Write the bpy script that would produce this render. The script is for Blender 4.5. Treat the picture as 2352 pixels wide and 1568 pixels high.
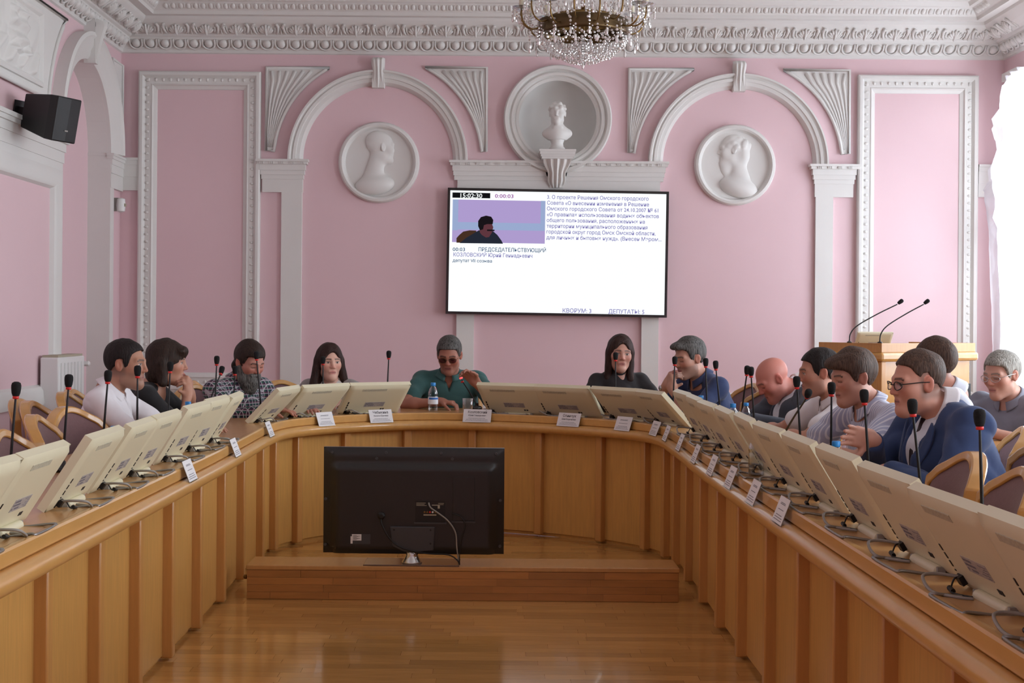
import bpy, bmesh, math, random
import numpy as np
from mathutils import Matrix, Vector
random.seed(7)
for o in list(bpy.data.objects): bpy.data.objects.remove(o)
SC = bpy.context.scene
COL = SC.collection

# ------------------------------------------------------------------ camera
FPX, CH, VPX, VPY, ROLL = 3250.0, 1.33, 1138.0, 740.0, 0.008
cam = bpy.data.cameras.new('camera'); camo = bpy.data.objects.new('camera', cam); COL.objects.link(camo)
cam.sensor_fit = 'HORIZONTAL'; cam.sensor_width = 36.0; cam.lens = FPX/2352*36
cam.shift_x = (1176-VPX)/2352; cam.shift_y = -(784-VPY)/2352
cam.clip_start = .05; cam.clip_end = 200
camo.matrix_world = Matrix.Translation((0,0,CH)) @ Matrix.Rotation(math.pi/2,4,'X') @ Matrix.Rotation(ROLL,4,'Z')
SC.camera = camo
SC.view_settings.view_transform = 'Standard'; SC.view_settings.look = 'None'
SC.view_settings.gamma = 1.0; SC.view_settings.use_curve_mapping = False
SC.view_settings.exposure = 0.58

# ------------------------------------------------------------------ world and daylight
w = bpy.data.worlds.new('world'); SC.world = w; w.use_nodes = True
bg = w.node_tree.nodes['Background']; bg.inputs[0].default_value = (.80,.90,1.0,1); bg.inputs[1].default_value = 1.6
XL, XR, YB, YF, ZC = -3.19, 4.30, 12.0, -3.2, 4.06
WIN = [(9.35,11.55),(5.6,7.9),(1.5,3.8),(-2.2,.1)]     # windows along the right wall (y from, y to)
WZ0, WZ1 = .85, 3.30
for i,(a,b) in enumerate(WIN):
    L = bpy.data.lights.new('daylight','AREA'); L.shape='RECTANGLE'; L.size=b-a; L.size_y=WZ1-WZ0
    L.energy = (132,120,106,92)[i]; L.color=(.95,.98,1.0)
    lo = bpy.data.objects.new('daylight',L); COL.objects.link(lo)
    lo.matrix_world = Matrix.Translation((XR+.62,(a+b)/2,(WZ0+WZ1)/2)) @ Matrix.Rotation(math.pi/2,4,'Y') @ Matrix.Rotation(math.pi/2,4,'Z')

def unproj(x,y):
    dx,dy = x-VPX, y-VPY; c,s = math.cos(ROLL), math.sin(ROLL)
    return dx*c+dy*s, -dx*s+dy*c
def atY(x,y,Y):
    u,v = unproj(x,y); return Vector((u*Y/FPX, Y, CH-v*Y/FPX))
def atZ(x,y,z):
    u,v = unproj(x,y); Y = (CH-z)*FPX/v; return Vector((u*Y/FPX, Y, z))
def atX(x,y,X):
    u,v = unproj(x,y); Y = X*FPX/u; return Vector((X, Y, CH-v*Y/FPX))
def projx(p):
    u = p[0]*FPX/p[1]; v = (CH-p[2])*FPX/p[1]
    return VPX+u*math.cos(ROLL)-v*math.sin(ROLL)

# ------------------------------------------------------------------ materials
def srgb(r,g,b):
    def f(c):
        c/=255.0
        return c/12.92 if c<=.04045 else ((c+.055)/1.055)**2.4
    return (f(r),f(g),f(b),1)
MATS = {}
def mat(name, col, rough=.5, var=.0, vscale=8.0, bump=0.0, bscale=80.0, metal=0.0, spec=.5, stretch=(1,1,1), coat=0.0, trans=0.0, sheen=0.0, objrand=0.0, emis=None, estr=0.0):
    m = bpy.data.materials.new(name); m.use_nodes = True; nt = m.node_tree; N = nt.nodes; Lk = nt.links
    b = N['Principled BSDF']
    b.inputs['Base Color'].default_value = col; b.inputs['Roughness'].default_value = rough
    b.inputs['Metallic'].default_value = metal; b.inputs['Specular IOR Level'].default_value = spec
    b.inputs['Coat Weight'].default_value = coat; b.inputs['Transmission Weight'].default_value = trans
    if sheen: b.inputs['Sheen Weight'].default_value = sheen
    if emis: b.inputs['Emission Color'].default_value = emis; b.inputs['Emission Strength'].default_value = estr
    if var or bump:
        tc = N.new('ShaderNodeTexCoord'); mp = N.new('ShaderNodeMapping'); mp.inputs['Scale'].default_value = stretch
        Lk.new(tc.outputs['Object'], mp.inputs[0])
    if var:
        nz = N.new('ShaderNodeTexNoise'); nz.inputs['Scale'].default_value = vscale; nz.inputs['Detail'].default_value = 4
        Lk.new(mp.outputs[0], nz.inputs['Vector'])
        mr = N.new('ShaderNodeMapRange'); mr.inputs[1].default_value=.25; mr.inputs[2].default_value=.75
        mr.inputs[3].default_value = 1-var; mr.inputs[4].default_value = 1+var
        Lk.new(nz.outputs['Fac'], mr.inputs[0])
        out = mr.outputs[0]
        if objrand:
            oi = N.new('ShaderNodeObjectInfo'); m2 = N.new('ShaderNodeMapRange'); m2.inputs[3].default_value=1-objrand; m2.inputs[4].default_value=1+objrand
            Lk.new(oi.outputs['Random'], m2.inputs[0]); mm = N.new('ShaderNodeMath'); mm.operation='MULTIPLY'
            Lk.new(out, mm.inputs[0]); Lk.new(m2.outputs[0], mm.inputs[1]); out = mm.outputs[0]
        hs = N.new('ShaderNodeHueSaturation'); hs.inputs['Color'].default_value = col
        Lk.new(out, hs.inputs['Value']); Lk.new(hs.outputs[0], b.inputs['Base Color'])
    if bump:
        n2 = N.new('ShaderNodeTexNoise'); n2.inputs['Scale'].default_value = bscale; n2.inputs['Detail'].default_value = 3
        Lk.new(mp.outputs[0], n2.inputs['Vector'])
        bp = N.new('ShaderNodeBump'); bp.inputs['Strength'].default_value = bump; bp.inputs['Distance'].default_value = .004
        Lk.new(n2.outputs['Fac'], bp.inputs['Height']); Lk.new(bp.outputs[0], b.inputs['Normal'])
    MATS[name] = m; return m
M = MATS
mat('pink', srgb(231,199,204), .55, var=.02, vscale=1.5, bump=.05, bscale=160)
mat('plaster', srgb(226,224,220), .5, var=.015, vscale=3, bump=.06, bscale=120)
mat('relief', srgb(226,224,220), .5, var=.02, vscale=6, bump=.9, bscale=26)
mat('wood', srgb(209,159,88), .33, var=.10, vscale=7, stretch=(9,9,.8), bump=.03, bscale=40, objrand=.04, coat=.15)
mat('wood_rail', srgb(210,159,92), .28, var=.06, vscale=6, stretch=(6,1.2,6), coat=.3)
mat('wood_top', srgb(196,146,88), .3, var=.07, vscale=6, stretch=(7,1.5,1), coat=.2)
mat('wood_batten', srgb(203,148,84), .32, var=.07, vscale=7, stretch=(9,9,.8), coat=.2)
mat('plank', srgb(196,146,84), .14, var=.12, vscale=5, stretch=(1.2,14,1), objrand=.17, coat=.2)
mat('box_wood', srgb(176,122,68), .3, var=.13, vscale=4, stretch=(1.5,1,12), objrand=.13)
mat('chair_wood', srgb(206,152,82), .25, var=.08, vscale=6, stretch=(3,3,1), coat=.4)
mat('mauve', srgb(128,96,98), .9, var=.06, vscale=60, bump=.25, bscale=260, sheen=.2)
mat('cream', srgb(222,214,184), .38, var=.012, vscale=3)
mat('cream_dark', srgb(176,168,146), .6)
mat('grill', srgb(186,180,158), .7, var=.2, vscale=160)
mat('sticker', srgb(172,164,160), .6, var=.22, vscale=70, stretch=(1,1,3))
mat('dark_mark', srgb(46,44,44), .6)
mat('rod', srgb(150,148,146), .3, metal=.7)
mat('cable_grey', srgb(150,146,140), .5)
mat('black', srgb(17,16,17), .5)
mat('black_gloss', srgb(20,20,22), .22, coat=.3)
mat('foam', srgb(18,18,19), .95, bump=.5, bscale=500)
mat('red_ring', srgb(214,40,34), .4, emis=srgb(255,50,40), estr=.0)
mat('red_lit', srgb(255,40,40), .4, emis=(1,.03,.03,1), estr=3)
mat('paper', srgb(232,230,232), .5)
mat('paper_print', srgb(120,116,124), .7)
mat('ink', srgb(70,66,74), .7)
mat('silver', srgb(200,200,200), .2, metal=.9)
mat('brass', srgb(132,106,62), .28, metal=.85)
mat('brass_dark', srgb(96,76,48), .3, metal=.7)
mat('candle', srgb(232,224,200), .6)
mat('white_plastic', srgb(232,232,230), .4)
mat('orange_cable', srgb(190,110,40), .5)
mat('blue_cap', srgb(42,140,214), .4)
mat('water_label', srgb(236,240,246), .5)
mat('water_label_blue', srgb(40,110,196), .5)
mat('tv_black', srgb(34,33,33), .30, var=.02, vscale=30, bump=.12, bscale=700)
mat('tv_plate', srgb(62,62,65), .45)
mat('glass_base', srgb(110,84,72), .12, coat=.4)

def glassy(name, tint, amt=.16, rough=.03):
    m = bpy.data.materials.new(name); m.use_nodes=True; nt=m.node_tree; N=nt.nodes; Lk=nt.links
    N.remove(N['Principled BSDF'])
    t=N.new('ShaderNodeBsdfTransparent'); t.inputs[0].default_value=tint
    g=N.new('ShaderNodeBsdfGlossy'); g.inputs['Roughness'].default_value=rough
    lw=N.new('ShaderNodeLayerWeight'); lw.inputs[0].default_value=amt
    mx=N.new('ShaderNodeMixShader'); Lk.new(lw.outputs['Facing'],mx.inputs[0]); Lk.new(t.outputs[0],mx.inputs[1]); Lk.new(g.outputs[0],mx.inputs[2])
    Lk.new(mx.outputs[0],N['Material Output'].inputs[0]); MATS[name]=m; return m
glassy('pane',(.96,.98,1,1),.12)
glassy('pet',(.86,.91,.95,1),.42)
glassy('tumbler',(.9,.93,.95,1),.4)
glassy('lens',(.88,.88,.9,1),.15)
glassy('lens_dark',(.30,.22,.28,1),.25)
glassy('acrylic',(.93,.95,.97,1),.2)
m = mat('crystal',(.95,.95,1,1),.02,trans=.0); nt=m.node_tree; b=nt.nodes['Principled BSDF']
b.inputs['Base Color'].default_value=(.86,.85,.84,1); b.inputs['Metallic'].default_value=.55; b.inputs['Roughness'].default_value=.12
# sheer curtain: white cloth that lets light through
m=bpy.data.materials.new('curtain'); m.use_nodes=True; nt=m.node_tree; N=nt.nodes; Lk=nt.links; N.remove(N['Principled BSDF'])
d=N.new('ShaderNodeBsdfDiffuse'); d.inputs[0].default_value=(.88,.89,.92,1); t=N.new('ShaderNodeBsdfTranslucent'); t.inputs[0].default_value=(.92,.94,.98,1)
tr=N.new('ShaderNodeBsdfTransparent'); mx=N.new('ShaderNodeMixShader'); mx.inputs[0].default_value=.6
Lk.new(d.outputs[0],mx.inputs[1]); Lk.new(t.outputs[0],mx.inputs[2]); m2=N.new('ShaderNodeMixShader'); m2.inputs[0].default_value=.25
Lk.new(mx.outputs[0],m2.inputs[1]); Lk.new(tr.outputs[0],m2.inputs[2]); Lk.new(m2.outputs[0],N['Material Output'].inputs[0]); MATS['curtain']=m
def emit(name,col,s):
    m=bpy.data.materials.new(name); m.use_nodes=True; nt=m.node_tree; N=nt.nodes; N.remove(N['Principled BSDF'])
    e=N.new('ShaderNodeEmission'); e.inputs[0].default_value=col; e.inputs[1].default_value=s
    nt.links.new(e.outputs[0],N['Material Output'].inputs[0]); MATS[name]=m; return m

# ------------------------------------------------------------------ mesh helpers
class MB:
    def __init__(s): s.v=[]; s.f=[]
    def add(s,vs,fs):
        o=len(s.v); s.v+= [tuple(p) for p in vs]; s.f+=[tuple(i+o for i in f) for f in fs]; return s
    def xf(s,Mx,start=0):
        for i in range(start,len(s.v)): s.v[i]=tuple(Mx@Vector(s.v[i]))
        return s
    def box(s,lo,hi,Mx=None):
        x0,y0,z0=lo; x1,y1,z1=hi
        vs=[(x0,y0,z0),(x1,y0,z0),(x1,y1,z0),(x0,y1,z0),(x0,y0,z1),(x1,y0,z1),(x1,y1,z1),(x0,y1,z1)]
        if Mx is not None: vs=[Mx@Vector(p) for p in vs]
        return s.add(vs,[(0,3,2,1),(4,5,6,7),(0,1,5,4),(1,2,6,5),(2,3,7,6),(3,0,4,7)])
    def tube(s,pts,r,seg=8,cap=True,closed=False,flat=None):
        pts=[Vector(p) for p in pts]; n=len(pts)
        rs=r if isinstance(r,(list,tuple)) else [r]*n
        vs=[]; prev=None
        for i,p in enumerate(pts):
            if closed: t=pts[(i+1)%n]-pts[i-1]
            else: t=pts[min(i+1,n-1)]-pts[max(i-1,0)]
            t.normalize()
            if prev is None:
                a=Vector((0,0,1)) if abs(t.z)<.9 else Vector((1,0,0)); nn=(a-t*a.dot(t)).normalized()
            else: nn=(prev-t*prev.dot(t)).normalized()
            prev=nn; bb=t.cross(nn)
            for k in range(seg):
                a=2*math.pi*k/seg; vs.append(p+(nn*math.cos(a)*(flat or 1)+bb*math.sin(a))*rs[i])
        fs=[]
        m=n if closed else n-1
        for i in range(m):
            for k in range(seg):
                a=i*seg+k; b_=i*seg+(k+1)%seg; c=((i+1)%n)*seg+(k+1)%seg; d_=((i+1)%n)*seg+k
                fs.append((a,b_,c,d_))
        if cap and not closed:
            fs.append(tuple(range(seg))[::-1]); fs.append(tuple((n-1)*seg+k for k in range(seg)))
        return s.add(vs,fs)
    def lathe(s,prof,seg=16,Mx=None,a0=0,a1=2*math.pi,cap=True):
        full=abs(a1-a0-2*math.pi)<1e-6; m=seg if full else seg+1; vs=[]
        for (r,z) in prof:
            for k in range(m):
                a=a0+(a1-a0)*k/seg; vs.append(Vector((r*math.cos(a),r*math.sin(a),z)))
        if Mx is not None: vs=[Mx@p for p in vs]
        fs=[]
        for i in range(len(prof)-1):
            for k in range(seg):
                k2=(k+1)%m
                fs.append((i*m+k,i*m+k2,(i+1)*m+k2,(i+1)*m+k))
        if cap and full:
            if prof[0][0]>1e-5: fs.append(tuple(range(m))[::-1])
            if prof[-1][0]>1e-5: fs.append(tuple((len(prof)-1)*m+k for k in range(m)))
        return s.add(vs,fs)
    def prism(s,poly,c0,c1,fn):
        n=len(poly); vs=[fn(a,b,c0) for a,b in poly]+[fn(a,b,c1) for a,b in poly]
        fs=[tuple(range(n))[::-1],tuple(range(n,2*n))]+[(i,(i+1)%n,n+(i+1)%n,n+i) for i in range(n)]
        return s.add(vs,fs)
    def sweep(s,rings,closed=False,cap=True,profclosed=True):
        n=len(rings); k=len(rings[0]); vs=[p for r in rings for p in r]; fs=[]
        for i in range(n if closed else n-1):
            for j in range(k if profclosed else k-1):
                j2=(j+1)%k; i2=(i+1)%n
                fs.append((i*k+j,i*k+j2,i2*k+j2,i2*k+j))
        if cap and not closed and profclosed:
            fs.append(tuple(range(k))[::-1]); fs.append(tuple((n-1)*k+j for j in range(k)))
        return s.add(vs,fs)
    def grid(s,fn,nu,nv):
        vs=[fn(i/(nu-1),j/(nv-1)) for i in range(nu) for j in range(nv)]
        fs=[(i*nv+j,(i+1)*nv+j,(i+1)*nv+j+1,i*nv+j+1) for i in range(nu-1) for j in range(nv-1)]
        return s.add(vs,fs)
    def sphere(s,c,r,nu=10,nv=6,sc=(1,1,1),Mx=None):
        o=len(s.v)
        prof=[(max(1e-6,math.sin(math.pi*i/nv)),-math.cos(math.pi*i/nv)) for i in range(nv+1)]
        T=Matrix.Translation(c) @ Matrix.Diagonal((r*sc[0],r*sc[1],r*sc[2],1))
        if Mx is not None: T=Mx@T
        return s.lathe(prof,nu,T,cap=False)
    def mesh(s,name,smooth=False,angle=None):
        me=bpy.data.meshes.new(name); me.from_pydata(s.v,[],s.f)
        bm=bmesh.new(); bm.from_mesh(me); bmesh.ops.remove_doubles(bm,verts=bm.verts,dist=1e-5); bmesh.ops.recalc_face_normals(bm,faces=bm.faces); bm.to_mesh(me); bm.free()
        if smooth or angle:
            me.polygons.foreach_set('use_smooth',[True]*len(me.polygons))
            if angle: me.set_sharp_from_angle(angle=math.radians(angle))
        return me
def put(name,me,material=None,parent=None,loc=None,rot=None,Mx=None,bevel=0):
    o=bpy.data.objects.new(name,me); COL.objects.link(o)
    if material is not None and not me.materials: me.materials.append(M[material] if isinstance(material,str) else material)
    if parent is not None: o.parent=parent
    if loc is not None: o.location=loc
    if rot is not None: o.rotation_euler=rot
    if Mx is not None: o.matrix_local=Mx
    if bevel:
        bv=o.modifiers.new('bevel','BEVEL'); bv.width=bevel; bv.segments=2; bv.limit_method='ANGLE'
    return o
def obj(name,mb,material,parent=None,smooth=False,angle=None,**k):
    return put(name,mb.mesh(name,smooth,angle),material,parent,**k)
def tag(o,label=None,cat=None,group=None,kind=None):
    if label: o['label']=label
    if cat: o['category']=cat
    if group: o['group']=group
    if kind: o['kind']=kind
    return o
def thing(name,label,cat,loc=(0,0,0),rz=0,group=None,Mx=None):
    o=bpy.data.objects.new(name,None); COL.objects.link(o); o.empty_display_size=.1
    if Mx is not None: o.matrix_world=Mx
    else: o.location=loc; o.rotation_euler=(0,0,rz)
    return tag(o,label,cat,group)
def copy_tree(o,parent=None):
    c=o.copy(); COL.objects.link(c); c.parent=parent
    for ch in list(o.children): copy_tree(ch,c)
    return c
def struct(name,mb,material,smooth=False,angle=None,label=None,**k):
    o=obj(name,mb,material,None,smooth,angle,**k); o['kind']='structure'
    if label: o['label']=label
    return o
def text_mesh(name,txt,size,align='LEFT',bold=0.0,xs=1.0):
    c=bpy.data.curves.new('txt','FONT'); c.body=txt; c.size=size; c.align_x=align; c.resolution_u=2
    if bold: c.offset=bold
    o=bpy.data.objects.new('txt',c); COL.objects.link(o)
    dg=bpy.context.evaluated_depsgraph_get(); me=bpy.data.meshes.new_from_object(o.evaluated_get(dg))
    bpy.data.objects.remove(o); me.name=name
    if xs!=1.0: me.transform(Matrix.Diagonal((xs,1,1,1)))
    return me
TXT={}
# ------------------------------------------------------------------ implicit-surface modelling for bodies, hair, clothes and plaster figures
def _A(p): return np.asarray(p,dtype=np.float32)
def capsule(a,b,ra,rb=None):
    a,b=_A(a),_A(b); rb=ra if rb is None else rb; ab=b-a; L=float(ab@ab)+1e-9
    def f(P):
        q=P-a; t=np.clip((q@ab)/L,0,1); return np.sqrt(((q-t[...,None]*ab)**2).sum(-1))-(ra+(rb-ra)*t)
    return f
def ellip(c,r,R=None):
    c,r=_A(c),_A(r); R=None if R is None else _A(R)
    def f(P):
        q=P-c
        if R is not None: q=q@R
        k0=np.sqrt(((q/r)**2).sum(-1))+1e-6; k1=np.sqrt(((q/(r*r))**2).sum(-1))+1e-6
        return k0*(k0-1)/k1
    return f
def rbox(c,h,rr,R=None):
    c,h=_A(c),_A(h); R=None if R is None else _A(R)
    def f(P):
        q=P-c
        if R is not None: q=q@R
        q=np.abs(q)-(h-rr); return np.sqrt((np.maximum(q,0)**2).sum(-1))+np.minimum(q.max(-1),0)-rr
    return f
def xform(f,c,R):
    c,R=_A(c),_A(R)
    return lambda P: f((P-c)@R)
def smin(a,b,k):
    h=np.maximum(k-np.abs(a-b),0)/k; return np.minimum(a,b)-h*h*k*.25
def smax(a,b,k): return -smin(-a,-b,k)
def grade(lo,hi,fine,hc):
    a=[lo]
    while a[-1]<hi:
        x=a[-1]; st=hc
        for f0,f1,hf in fine:
            if f0<=x<=f1: st=min(st,hf)
            elif x<f0 and x+st>f0: st=max(f0-x,hf)
        a.append(x+st)
    return a
def surfnet(prims,lo,hi,h,zs=None,post=None,B=8,xs=None,ys=None):
    """prims: list of (f, k, op) with op '+', '-' or '&'. returns verts, quads of the zero level."""
    def axis(a,b):
        n=int(math.ceil((b-a)/h)); n=((n+B-1)//B)*B; return a+h*np.arange(n+1,dtype=np.float32)
    def given(Z):
        Z=np.asarray(Z,dtype=np.float32); r=(-(len(Z)-1))%B
        if r: Z=np.concatenate([Z,Z[-1]+(Z[-1]-Z[-2])*np.arange(1,r+1)]).astype(np.float32)
        return Z
    X=axis(lo[0],hi[0]) if xs is None else given(xs); Y=axis(lo[1],hi[1]) if ys is None else given(ys); Z=axis(lo[2],hi[2]) if zs is None else given(zs)
    nx,ny,nz=len(X)-1,len(Y)-1,len(Z)-1
    bx,by,bz=nx//B,ny//B,nz//B
    I,J,K=np.meshgrid(np.arange(bx)*B,np.arange(by)*B,np.arange(bz)*B,indexing='ij'); I,J,K=I.ravel(),J.ravel(),K.ravel()
    c0=np.stack([X[I],Y[J],Z[K]],-1); c1=np.stack([X[I+B],Y[J+B],Z[K+B]],-1); cc=(c0+c1)/2; hd=np.sqrt(((c1-c0)**2).sum(-1))/2
    D=np.full(len(cc),10.,np.float32); dl=[]
    for f,k,op in prims:
        d=f(cc).astype(np.float32); dl.append(d)
        if op=='+': D=smin(D,d,k)
        elif op=='-': D=smax(D,-d,k)
        else: D=smax(D,d,k)
    keep=np.abs(D)<hd*1.35+.012
    I,J,K,hd=I[keep],J[keep],K[keep],hd[keep]; Dk=D[keep]; dl=[d[keep] for d in dl]
    nb=len(I)
    if nb==0: return np.zeros((0,3)),np.zeros((0,4),int)
    o=np.arange(B+1)
    gi=I[:,None]+o; gj=J[:,None]+o; gk=K[:,None]+o
    P=np.empty((nb,B+1,B+1,B+1,3),np.float32)
    P[...,0]=X[gi][:,:,None,None]; P[...,1]=Y[gj][:,None,:,None]; P[...,2]=Z[gk][:,None,None,:]
    V=np.full((nb,B+1,B+1,B+1),10.,np.float32)
    for (f,k,op),d in zip(prims,dl):
        if op=='+': m=(d-hd)<(np.maximum(Dk,-.01)+hd+k+.02)
        elif op=='-': m=(d-hd)<(k+.02)
        else: m=np.ones(nb,bool)
        if not m.any(): continue
        v=f(P[m].reshape(-1,3)).reshape(-1,B+1,B+1,B+1).astype(np.float32)
        if op=='+': V[m]=smin(V[m],v,k)
        elif op=='-': V[m]=smax(V[m],-v,k)
        else: V[m]=smax(V[m],v,k)
    if post is not None: V=V+post(P.reshape(-1,3)).reshape(V.shape)
    ins=V<0
    c=ins[:,:-1,:-1,:-1].astype(np.int8)
    cnt=np.zeros(c.shape,np.int8)
    for a in (0,1):
        for b_ in (0,1):
            for d_ in (0,1): cnt+=ins[:,a:B+a,b_:B+b_,d_:B+d_]
    act=(cnt>0)&(cnt<8)
    q=np.argwhere(act)
    bi,ci,cj,ck=q.T
    acc=np.zeros((len(q),3),np.float64); num=np.zeros(len(q))
    E=[((0,0,0),(1,0,0)),((0,1,0),(1,1,0)),((0,0,1),(1,0,1)),((0,1,1),(1,1,1)),((0,0,0),(0,1,0)),((1,0,0),(1,1,0)),((0,0,1),(0,1,1)),((1,0,1),(1,1,1)),((0,0,0),(0,0,1)),((1,0,0),(1,0,1)),((0,1,0),(0,1,1)),((1,1,0),(1,1,1))]
    for a,b_ in E:
        va=V[bi,ci+a[0],cj+a[1],ck+a[2]]; vb=V[bi,ci+b_[0],cj+b_[1],ck+b_[2]]; m=(va<0)!=(vb<0)
        t=np.where(m,va/np.where(m,va-vb,1),0)
        pa=P[bi,ci+a[0],cj+a[1],ck+a[2]]; pb=P[bi,ci+b_[0],cj+b_[1],ck+b_[2]]
        acc+=np.where(m[:,None],pa+t[:,None]*(pb-pa),0); num+=m
    verts=acc/num[:,None]
    S2=(nz+2); S1=(ny+2)*S2
    key=(I[bi]+ci).astype(np.int64)*S1+(J[bi]+cj)*S2+(K[bi]+ck)
    order=np.argsort(key); ks=key[order]
    def look(kk):
        p=np.searchsorted(ks,kk); p=np.clip(p,0,len(ks)-1); return np.where(ks[p]==kk,order[p],-1)
    quads=[]
    for ax in range(3):
        sl0=[slice(None)]+[slice(0,B)]*3; sl1=list(sl0); sl1[ax+1]=slice(1,B+1)
        a=ins[tuple(sl0)]; b_=ins[tuple(sl1)]; e=np.argwhere(a!=b_)
        if len(e)==0: continue
        g=np.stack([I[e[:,0]]+e[:,1],J[e[:,0]]+e[:,2],K[e[:,0]]+e[:,3]],-1).astype(np.int64)
        u,w_=(ax+1)%3,(ax+2)%3
        def kk(du,dw):
            h_=g.copy(); h_[:,u]-=du; h_[:,w_]-=dw; return look(h_[:,0]*S1+h_[:,1]*S2+h_[:,2])
        qd=np.stack([kk(1,1),kk(0,1),kk(0,0),kk(1,0)],-1)
        fl=a[e[:,0],e[:,1],e[:,2],e[:,3]]
        qd[~fl]=qd[~fl][:,::-1]
        quads.append(qd[(qd>=0).all(1)])
    return verts,np.concatenate(quads) if quads else np.zeros((0,4),int)
def net_mesh(name,V,Q,color=None):
    me=bpy.data.meshes.new(name); n=len(V)
    me.vertices.add(n); me.vertices.foreach_set('co',V.astype(np.float32).ravel())
    me.loops.add(len(Q)*4); me.loops.foreach_set('vertex_index',Q.astype(np.int32).ravel())
    me.polygons.add(len(Q)); me.polygons.foreach_set('loop_start',np.arange(len(Q),dtype=np.int32)*4)
    me.update(calc_edges=True); me.validate()
    me.polygons.foreach_set('use_smooth',[True]*len(me.polygons))
    if color is not None:
        ca=me.color_attributes.new('col','FLOAT_COLOR','POINT'); ca.data.foreach_set('color',np.concatenate([color,np.ones((len(color),1))],1).astype(np.float32).ravel())
    return me
def sines(P,sc,seed=0):
    r=np.random.RandomState(seed); d=np.zeros(len(P),np.float32)
    for i in range(5):
        w_=r.normal(size=3); w_=w_/np.linalg.norm(w_)*sc*(.7+.7*r.rand()); d+=np.sin(P@w_.astype(np.float32)+r.rand()*6.28)
    return d/5

# head in its own frame: x to the side, y towards the face, z up, origin mid head (chin -.118, crown +.118)
def head_prims(fw=1.0,jaw=1.0,nose=1.0,ears=True,neck=.052,neck_to=None,beard=0):
    p=[]
    p.append((ellip((0,-.016,.036),(.0755,.0955,.083)),.02,'+'))
    p.append((ellip((0,.022,-.03),(.0605*fw,.066,.082)),.035,'+'))
    p.append((capsule((-.036*jaw,.0,-.066),(0,.058,-.092),.028,.023),.03,'+'))
    p.append((capsule((.036*jaw,.0,-.066),(0,.058,-.092),.028,.023),.03,'+'))
    p.append((ellip((0,.072,-.096),(.022,.017,.017)),.022,'+'))
    for s in (-1,1):
        p.append((ellip((s*.041*fw,.052,-.014),(.023,.026,.025)),.03,'+'))
        p.append((capsule((s*.012,.084,.027),(s*.044,.068,.026),.010),.016,'+'))
        p.append((ellip((s*.033,.100,.007),(.019,.022,.013)),.014,'-'))
        p.append((ellip((s*.032,.069,.007),(.0135,.0135,.0125)),.004,'+'))
        p.append((capsule((s*.019,.084,.0125),(s*.046,.074,.0115),.0042),.005,'+'))
    p.append((capsule((0,.084,.024),(0,.102*nose,-.021),.0078,.0104),.014,'+'))
    for s in (-1,1): p.append((ellip((s*.0105,.092,-.026),(.0075,.009,.0065)),.007,'+'))
    p.append((capsule((-.019,.080,-.0535),(.019,.080,-.0535),.0062),.009,'+'))
    p.append((capsule((-.015,.0815,-.063),(.015,.0815,-.063),.0072),.008,'+'))
    p.append((capsule((-.02,.091,-.0582),(.02,.091,-.0582),.0018),.004,'-'))
    if ears:
        for s in (-1,1):
            R=np.array(Matrix.Rotation(s*.35,3,'Z')@Matrix.Rotation(.2,3,'X'))
            p.append((ellip((s*.079,-.010,.0),(.0075,.019,.032),R),.007,'+'))
            p.append((ellip((s*.0865,-.004,.003),(.006,.0095,.017),R),.005,'-'))
    if neck_to is not None: p.append((capsule((0,-.022,-.05),neck_to,neck,neck*1.08),.03,'+'))
    return p
def in_frame(pr,c,R): return [(xform(f,c,R),k,op) for f,k,op in pr]
# ------------------------------------------------------------------ room shell
SCW = YB/FPX
bw = lambda a,b,c=0: (a,YB-c,b)
lw = lambda a,b,c=0: (XL+c,a,b)
rw = lambda a,b,c=0: (XR-c,a,b)
def W(x,y):
    p=atY(x,y,YB); return p.x,p.z
def rect(x0,y0,x1,y1):
    xm,ym=(x0+x1)/2,(y0+y1)/2; cx,cz=W(xm,ym); return cx-(x1-x0)/2*SCW,cz-(y1-y0)/2*SCW,cx+(x1-x0)/2*SCW,cz+(y1-y0)/2*SCW
# floor: base slab with parquet grain, and each strip of the aisle built
def parquet_material():
    m=bpy.data.materials.new('parquet'); m.use_nodes=True; nt=m.node_tree; N=nt.nodes; Lk=nt.links; b=N['Principled BSDF']
    tc=N.new('ShaderNodeTexCoord'); br=N.new('ShaderNodeTexBrick'); br.inputs['Scale'].default_value=1
    br.inputs['Brick Width'].default_value=.55; br.inputs['Row Height'].default_value=.07; br.inputs['Mortar Size'].default_value=.0012
    br.inputs['Color1'].default_value=srgb(186,126,64); br.inputs['Color2'].default_value=srgb(164,104,50); br.inputs['Mortar'].default_value=srgb(90,54,26)
    Lk.new(tc.outputs['Object'],br.inputs['Vector']); Lk.new(br.outputs['Color'],b.inputs['Base Color']); b.inputs['Roughness'].default_value=.22
    MATS['parquet']=m
parquet_material()
floor=struct('floor',MB().box((XL-.3,YF-.3,-.12),(XR+.3,YB+.6,-.004)),'parquet')
rows=62; y=4.35; pm={}
for ln in (.34,.42,.5,.58):
    pm[ln]=MB().box((0,0,-.006),(ln-.0012,.0706,0)).mesh('plank')
for r in range(rows):
    x=-1.36-random.random()*.4
    while x<1.05:
        ln=random.choice((.42,.5,.58,.58)); 
        if x+ln>-1.3 and x<1.01: put('plank',pm[ln],'plank',floor,loc=(x,y,0))
        x+=ln
    y+=.0716
struct('ceiling',MB().box((XL-.3,YF-.3,ZC),(XR+.3,YB+.6,ZC+.15)),'plaster')

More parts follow.
